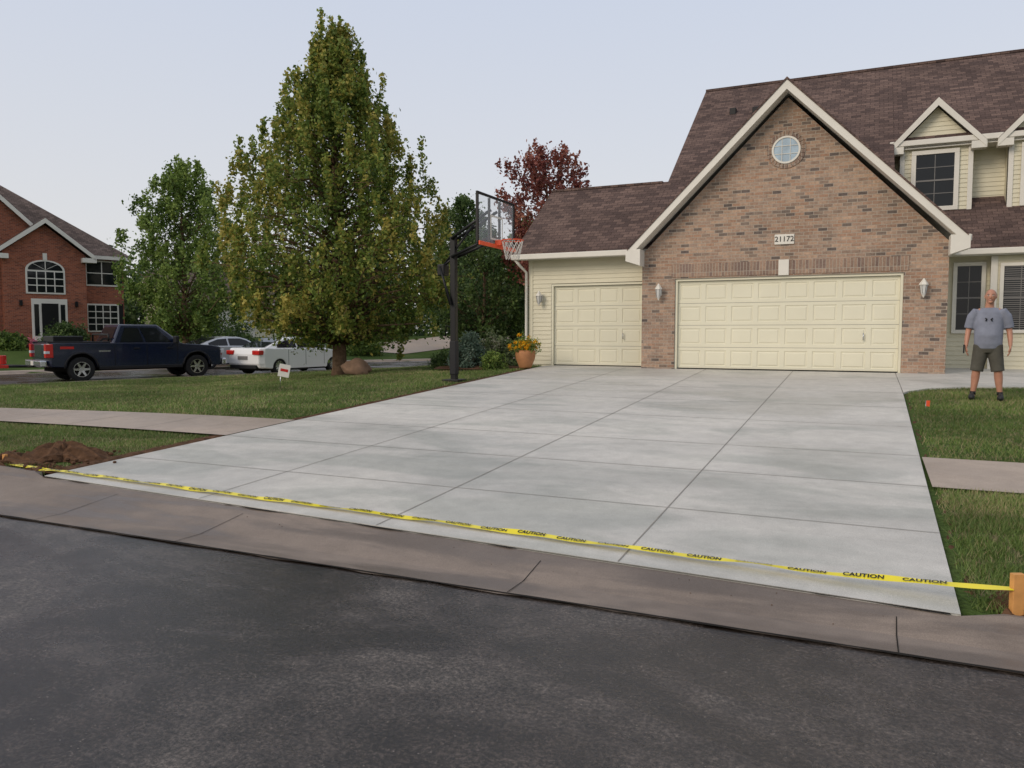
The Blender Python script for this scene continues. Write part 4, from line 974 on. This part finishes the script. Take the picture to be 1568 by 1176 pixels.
# ------------------------------------------------------------------ man
mn=empty('man',(1.85,14.6,float(prof(14.6))-.02),math.radians(-8))
M['skin']=mat('skin',(.44,.21,.135),.5,.12,12); M['tee']=mat('grey_tshirt',(.20,.215,.27),.85,.2,6,bmp=.6,bs=14)
M['shorts']=mat('khaki_shorts',(.075,.07,.055),.85,.2,10,bmp=.5,bs=18); M['shoe']=mat('shoe',(.015,.015,.016),.6,.1,10)
def remeshed(name,parts,vox,mat,parent,sm_=4):
    v,f=merge(parts); o=mesh_obj(name,v,f,mat,parent)
    m=o.modifiers.new('r','REMESH'); m.mode='VOXEL'; m.voxel_size=vox; m.use_smooth_shade=True
    s=o.modifiers.new('s','SMOOTH'); s.iterations=sm_; s.factor=.5
    return o
P=[]
def headf(v):
    x,y,z=v
    if z<0: x*=1+.22*z; y*=1+.05*z
    if y>0: y*=1.08
    return Vector((x,y,z))
hc=(0.012,-.035,1.675)
P.append(sph_data(hc,(.079,.098,.12),20,16,headf))
P.append(tube_data([(0,.012,1.45),(0,0,1.54),(.006,-.015,1.62)],[(.075,.07),(.062,.062),(.058,.06)],14))
P.append(sph_data((.012,-.128,1.662),(.014,.020,.02),8,6)); P.append(tube_data([(.012,-.122,1.70),(.012,-.133,1.668)],[.007,.012],6))
for s in (-1,1): P.append(sph_data((.012+s*.081,-.02,1.675),(.010,.019,.032),8,8))
P.append(sph_data((.012,-.105,1.588),(.035,.024,.022),10,8))
P.append(tube_data([(0,0,.90),(0,-.01,1.05),(0,0,1.25),(0,.01,1.40),(0,.01,1.47)],[(.17,.12),(.18,.13),(.18,.125),(.17,.105),(.1,.08)],20))
for s in (-1,1):
    hx=s*.10; kx=s*.15; ax=s*.19
    P.append(tube_data([(hx,0,.92),(s*.115,-.005,.72),(kx,-.01,.50),(kx+s*.012,.012,.36),(kx+s*.02,.01,.26),(ax,.015,.10),(ax,.0,.05)],[(.10,.105),(.092,.098),(.062,.066),(.062,.068),(.052,.056),(.036,.042),(.04,.05)],16))
    P.append(tube_data([(s*.12,.01,1.44),(s*.19,.01,1.43),(s*.235,.015,1.33),(s*.275,.03,1.16),(s*.285,.025,1.12),(s*.298,-.01,1.0),(s*.305,-.045,.885)],[.06,.064,.056,.047,.043,.038,.027],14))
    wx,wy,wz=s*.305,-.045,.885
    P.append(tube_data([(wx,wy,wz),(wx,wy-.012,wz-.05),(wx-s*.004,wy-.016,wz-.095)],[(.019,.027),(.017,.040),(.014,.040)],12,ref=(1,0,0)))
    for fi,(oy,ln) in enumerate(((-.031,.072),(-.010,.08),(.012,.075),(.032,.058))):
        b=Vector((wx-s*.004,wy-.016+oy,wz-.09))
        P.append(tube_data([b+Vector((0,0,.015)),b,b+Vector((-s*.006,-.004,-ln*.45)),b+Vector((-s*.022,-.006,-ln*.8)),b+Vector((-s*.036,-.006,-ln))],[.0095,.0098,.009,.008,.006],8))
    b=Vector((wx,wy-.03,wz-.03)); P.append(tube_data([b,b+Vector((-s*.012,-.03,-.025)),b+Vector((-s*.02,-.038,-.055)),b+Vector((-s*.026,-.036,-.075))],[.013,.0115,.010,.008],8))
remeshed('body',P,.0065,M['skin'],mn,3)
P=[tube_data([(0,-.0,.86),(0,-.014,.93),(0,-.022,1.05),(0,-.008,1.2),(0,.004,1.33),(0,.01,1.42),(0,.012,1.475),(0,.012,1.50)],[(.195,.145),(.20,.155),(.203,.165),(.205,.15),(.205,.135),(.185,.115),(.12,.088),(.082,.074)],28)]
for s in (-1,1):
    P.append(tube_data([(s*.10,.01,1.425),(s*.185,.01,1.42),(s*.235,.013,1.35),(s*.268,.022,1.22),(s*.275,.025,1.17)],[.075,.083,.08,.074,.076],18))
remeshed('tshirt',P,.009,M['tee'],mn,4)
P=[tube_data([(0,.0,.99),(0,0,.92),(0,0,.82),(0,0,.77)],[(.185,.135),(.19,.14),(.19,.14),(.15,.12)],24)]
for s in (-1,1): P.append(tube_data([(s*.095,0,.90),(s*.105,0,.75),(s*.135,-.002,.56),(s*.148,-.004,.47)],[(.112,.125),(.112,.12),(.098,.105),(.097,.105)],20))
remeshed('shorts',P,.009,M['shorts'],mn,4)
M['lips']=mat('lips',(.35,.12,.1),.5,.05,9); M['hair']=mat('cropped_hair',(.20,.13,.09),.8,.2,60)
for s in (-1,1):
    def sf(v): return Vector((v.x*(1.0 if v.y<0 else .85),v.y,max(v.z,-.55)))
    v,f=sph_data((s*.20,-.05,.045),(.052,.145,.07),16,12,sf); mesh_obj('shoe',v,f,M['shoe'],mn,smooth=True)
    v,f=tube_data([(s*.19,.012,.08),(s*.189,.014,.135)],[(.045,.052),(.043,.05)],14); mesh_obj('sock',v,f,M['black'],mn,smooth=True)
    sx=.012+s*.031
    v,f=sph_data((sx,-.122,1.688),(.013,.009,.008),10,8); mesh_obj('eye_white',v,f,M['white'],mn,smooth=True)
    v,f=sph_data((sx,-.129,1.688),(.006,.004,.0065),8,6); mesh_obj('iris',v,f,M['black'],mn,smooth=True)
    tube('brow',[(sx-.018,-.124,1.706),(sx,-.131,1.711),(sx+.018,-.122,1.706)],[.003,.005,.003],M['bark'],mn,6)
    tube('logo',[(s*.05,-.150,1.33),(s*.03,-.154,1.31),(s*.045,-.156,1.28)],[.009,.012,.009],M['black'],mn,6)
tube('lips',[(.012-.028,-.120,1.628),(.012-.014,-.130,1.619),(.012,-.134,1.616),(.012+.014,-.130,1.619),(.012+.028,-.120,1.628)],[.003,.006,.007,.006,.003],M['lips'],mn,6)
tube('teeth',[(.012-.018,-.129,1.624),(.012,-.138,1.619),(.012+.018,-.129,1.624)],[.002,.0045,.002],M['white'],mn,6)
def hairf(v): return Vector((v.x,v.y,v.z if v.z>-.1 else -.1+v.z*.2))
v,f=sph_data((.012,-.012,1.69),(.0815,.092,.104),20,14,hairf); mesh_obj('cropped_hair',v,f,M['hair'],mn,smooth=True)
box('phone',-.345,-.325,-.13,-.05,.76,.90,M['black'],mn,bevel=.006)
# ------------------------------------------------------------------ light, sky, camera
S=Vector((-.42,-.80,.50)).normalized(); el=math.asin(S.z); az=math.atan2(S.x,S.y)
sun=bpy.data.lights.new('sun','SUN'); sun.energy=1.5; sun.angle=math.radians(25); sun.color=(1,.86,.70)
so_=bpy.data.objects.new('sun',sun); so_.rotation_euler=S.to_track_quat('Z','Y').to_euler(); link(so_)
w=bpy.data.worlds.new('World'); scene.world=w; w.use_nodes=True; nt=w.node_tree
bg=nt.nodes['Background']; sk=N(nt,'ShaderNodeTexSky',sky_type='NISHITA'); sk.sun_disc=False; sk.sun_elevation=el; sk.sun_rotation=az; sk.dust_density=3; sk.air_density=1.2
tc=N(nt,'ShaderNodeTexCoord'); sp=N(nt,'ShaderNodeSeparateXYZ'); nt.links.new(tc.outputs['Generated'],sp.inputs[0])
rp=ramp(nt,[(0,(8.3,7.95,7.8)),(.10,(7.9,7.9,8.1)),(.40,(6.7,7.25,8.5)),(1,(6.8,7.0,7.6))])
nt.links.new(sp.outputs[2],rp.inputs[0])
mx=N(nt,'ShaderNodeMix',data_type='RGBA'); mx.inputs[0].default_value=.86; nt.links.new(sk.outputs[0],mx.inputs[6]); nt.links.new(rp.outputs[0],mx.inputs[7])
nt.links.new(mx.outputs[2],bg.inputs[0]); bg.inputs[1].default_value=.1
cam=bpy.data.cameras.new('camera'); co=bpy.data.objects.new('camera',cam); link(co); co.location=(0,0,1.6)
cam.sensor_width=36; cam.lens=36*1178/1568; cam.clip_end=3000
co.rotation_euler=(math.radians(90-3.79),0,math.radians(24.5)); scene.camera=co
scene.view_settings.view_transform='Standard'; scene.view_settings.look='None'; scene.view_settings.exposure=0
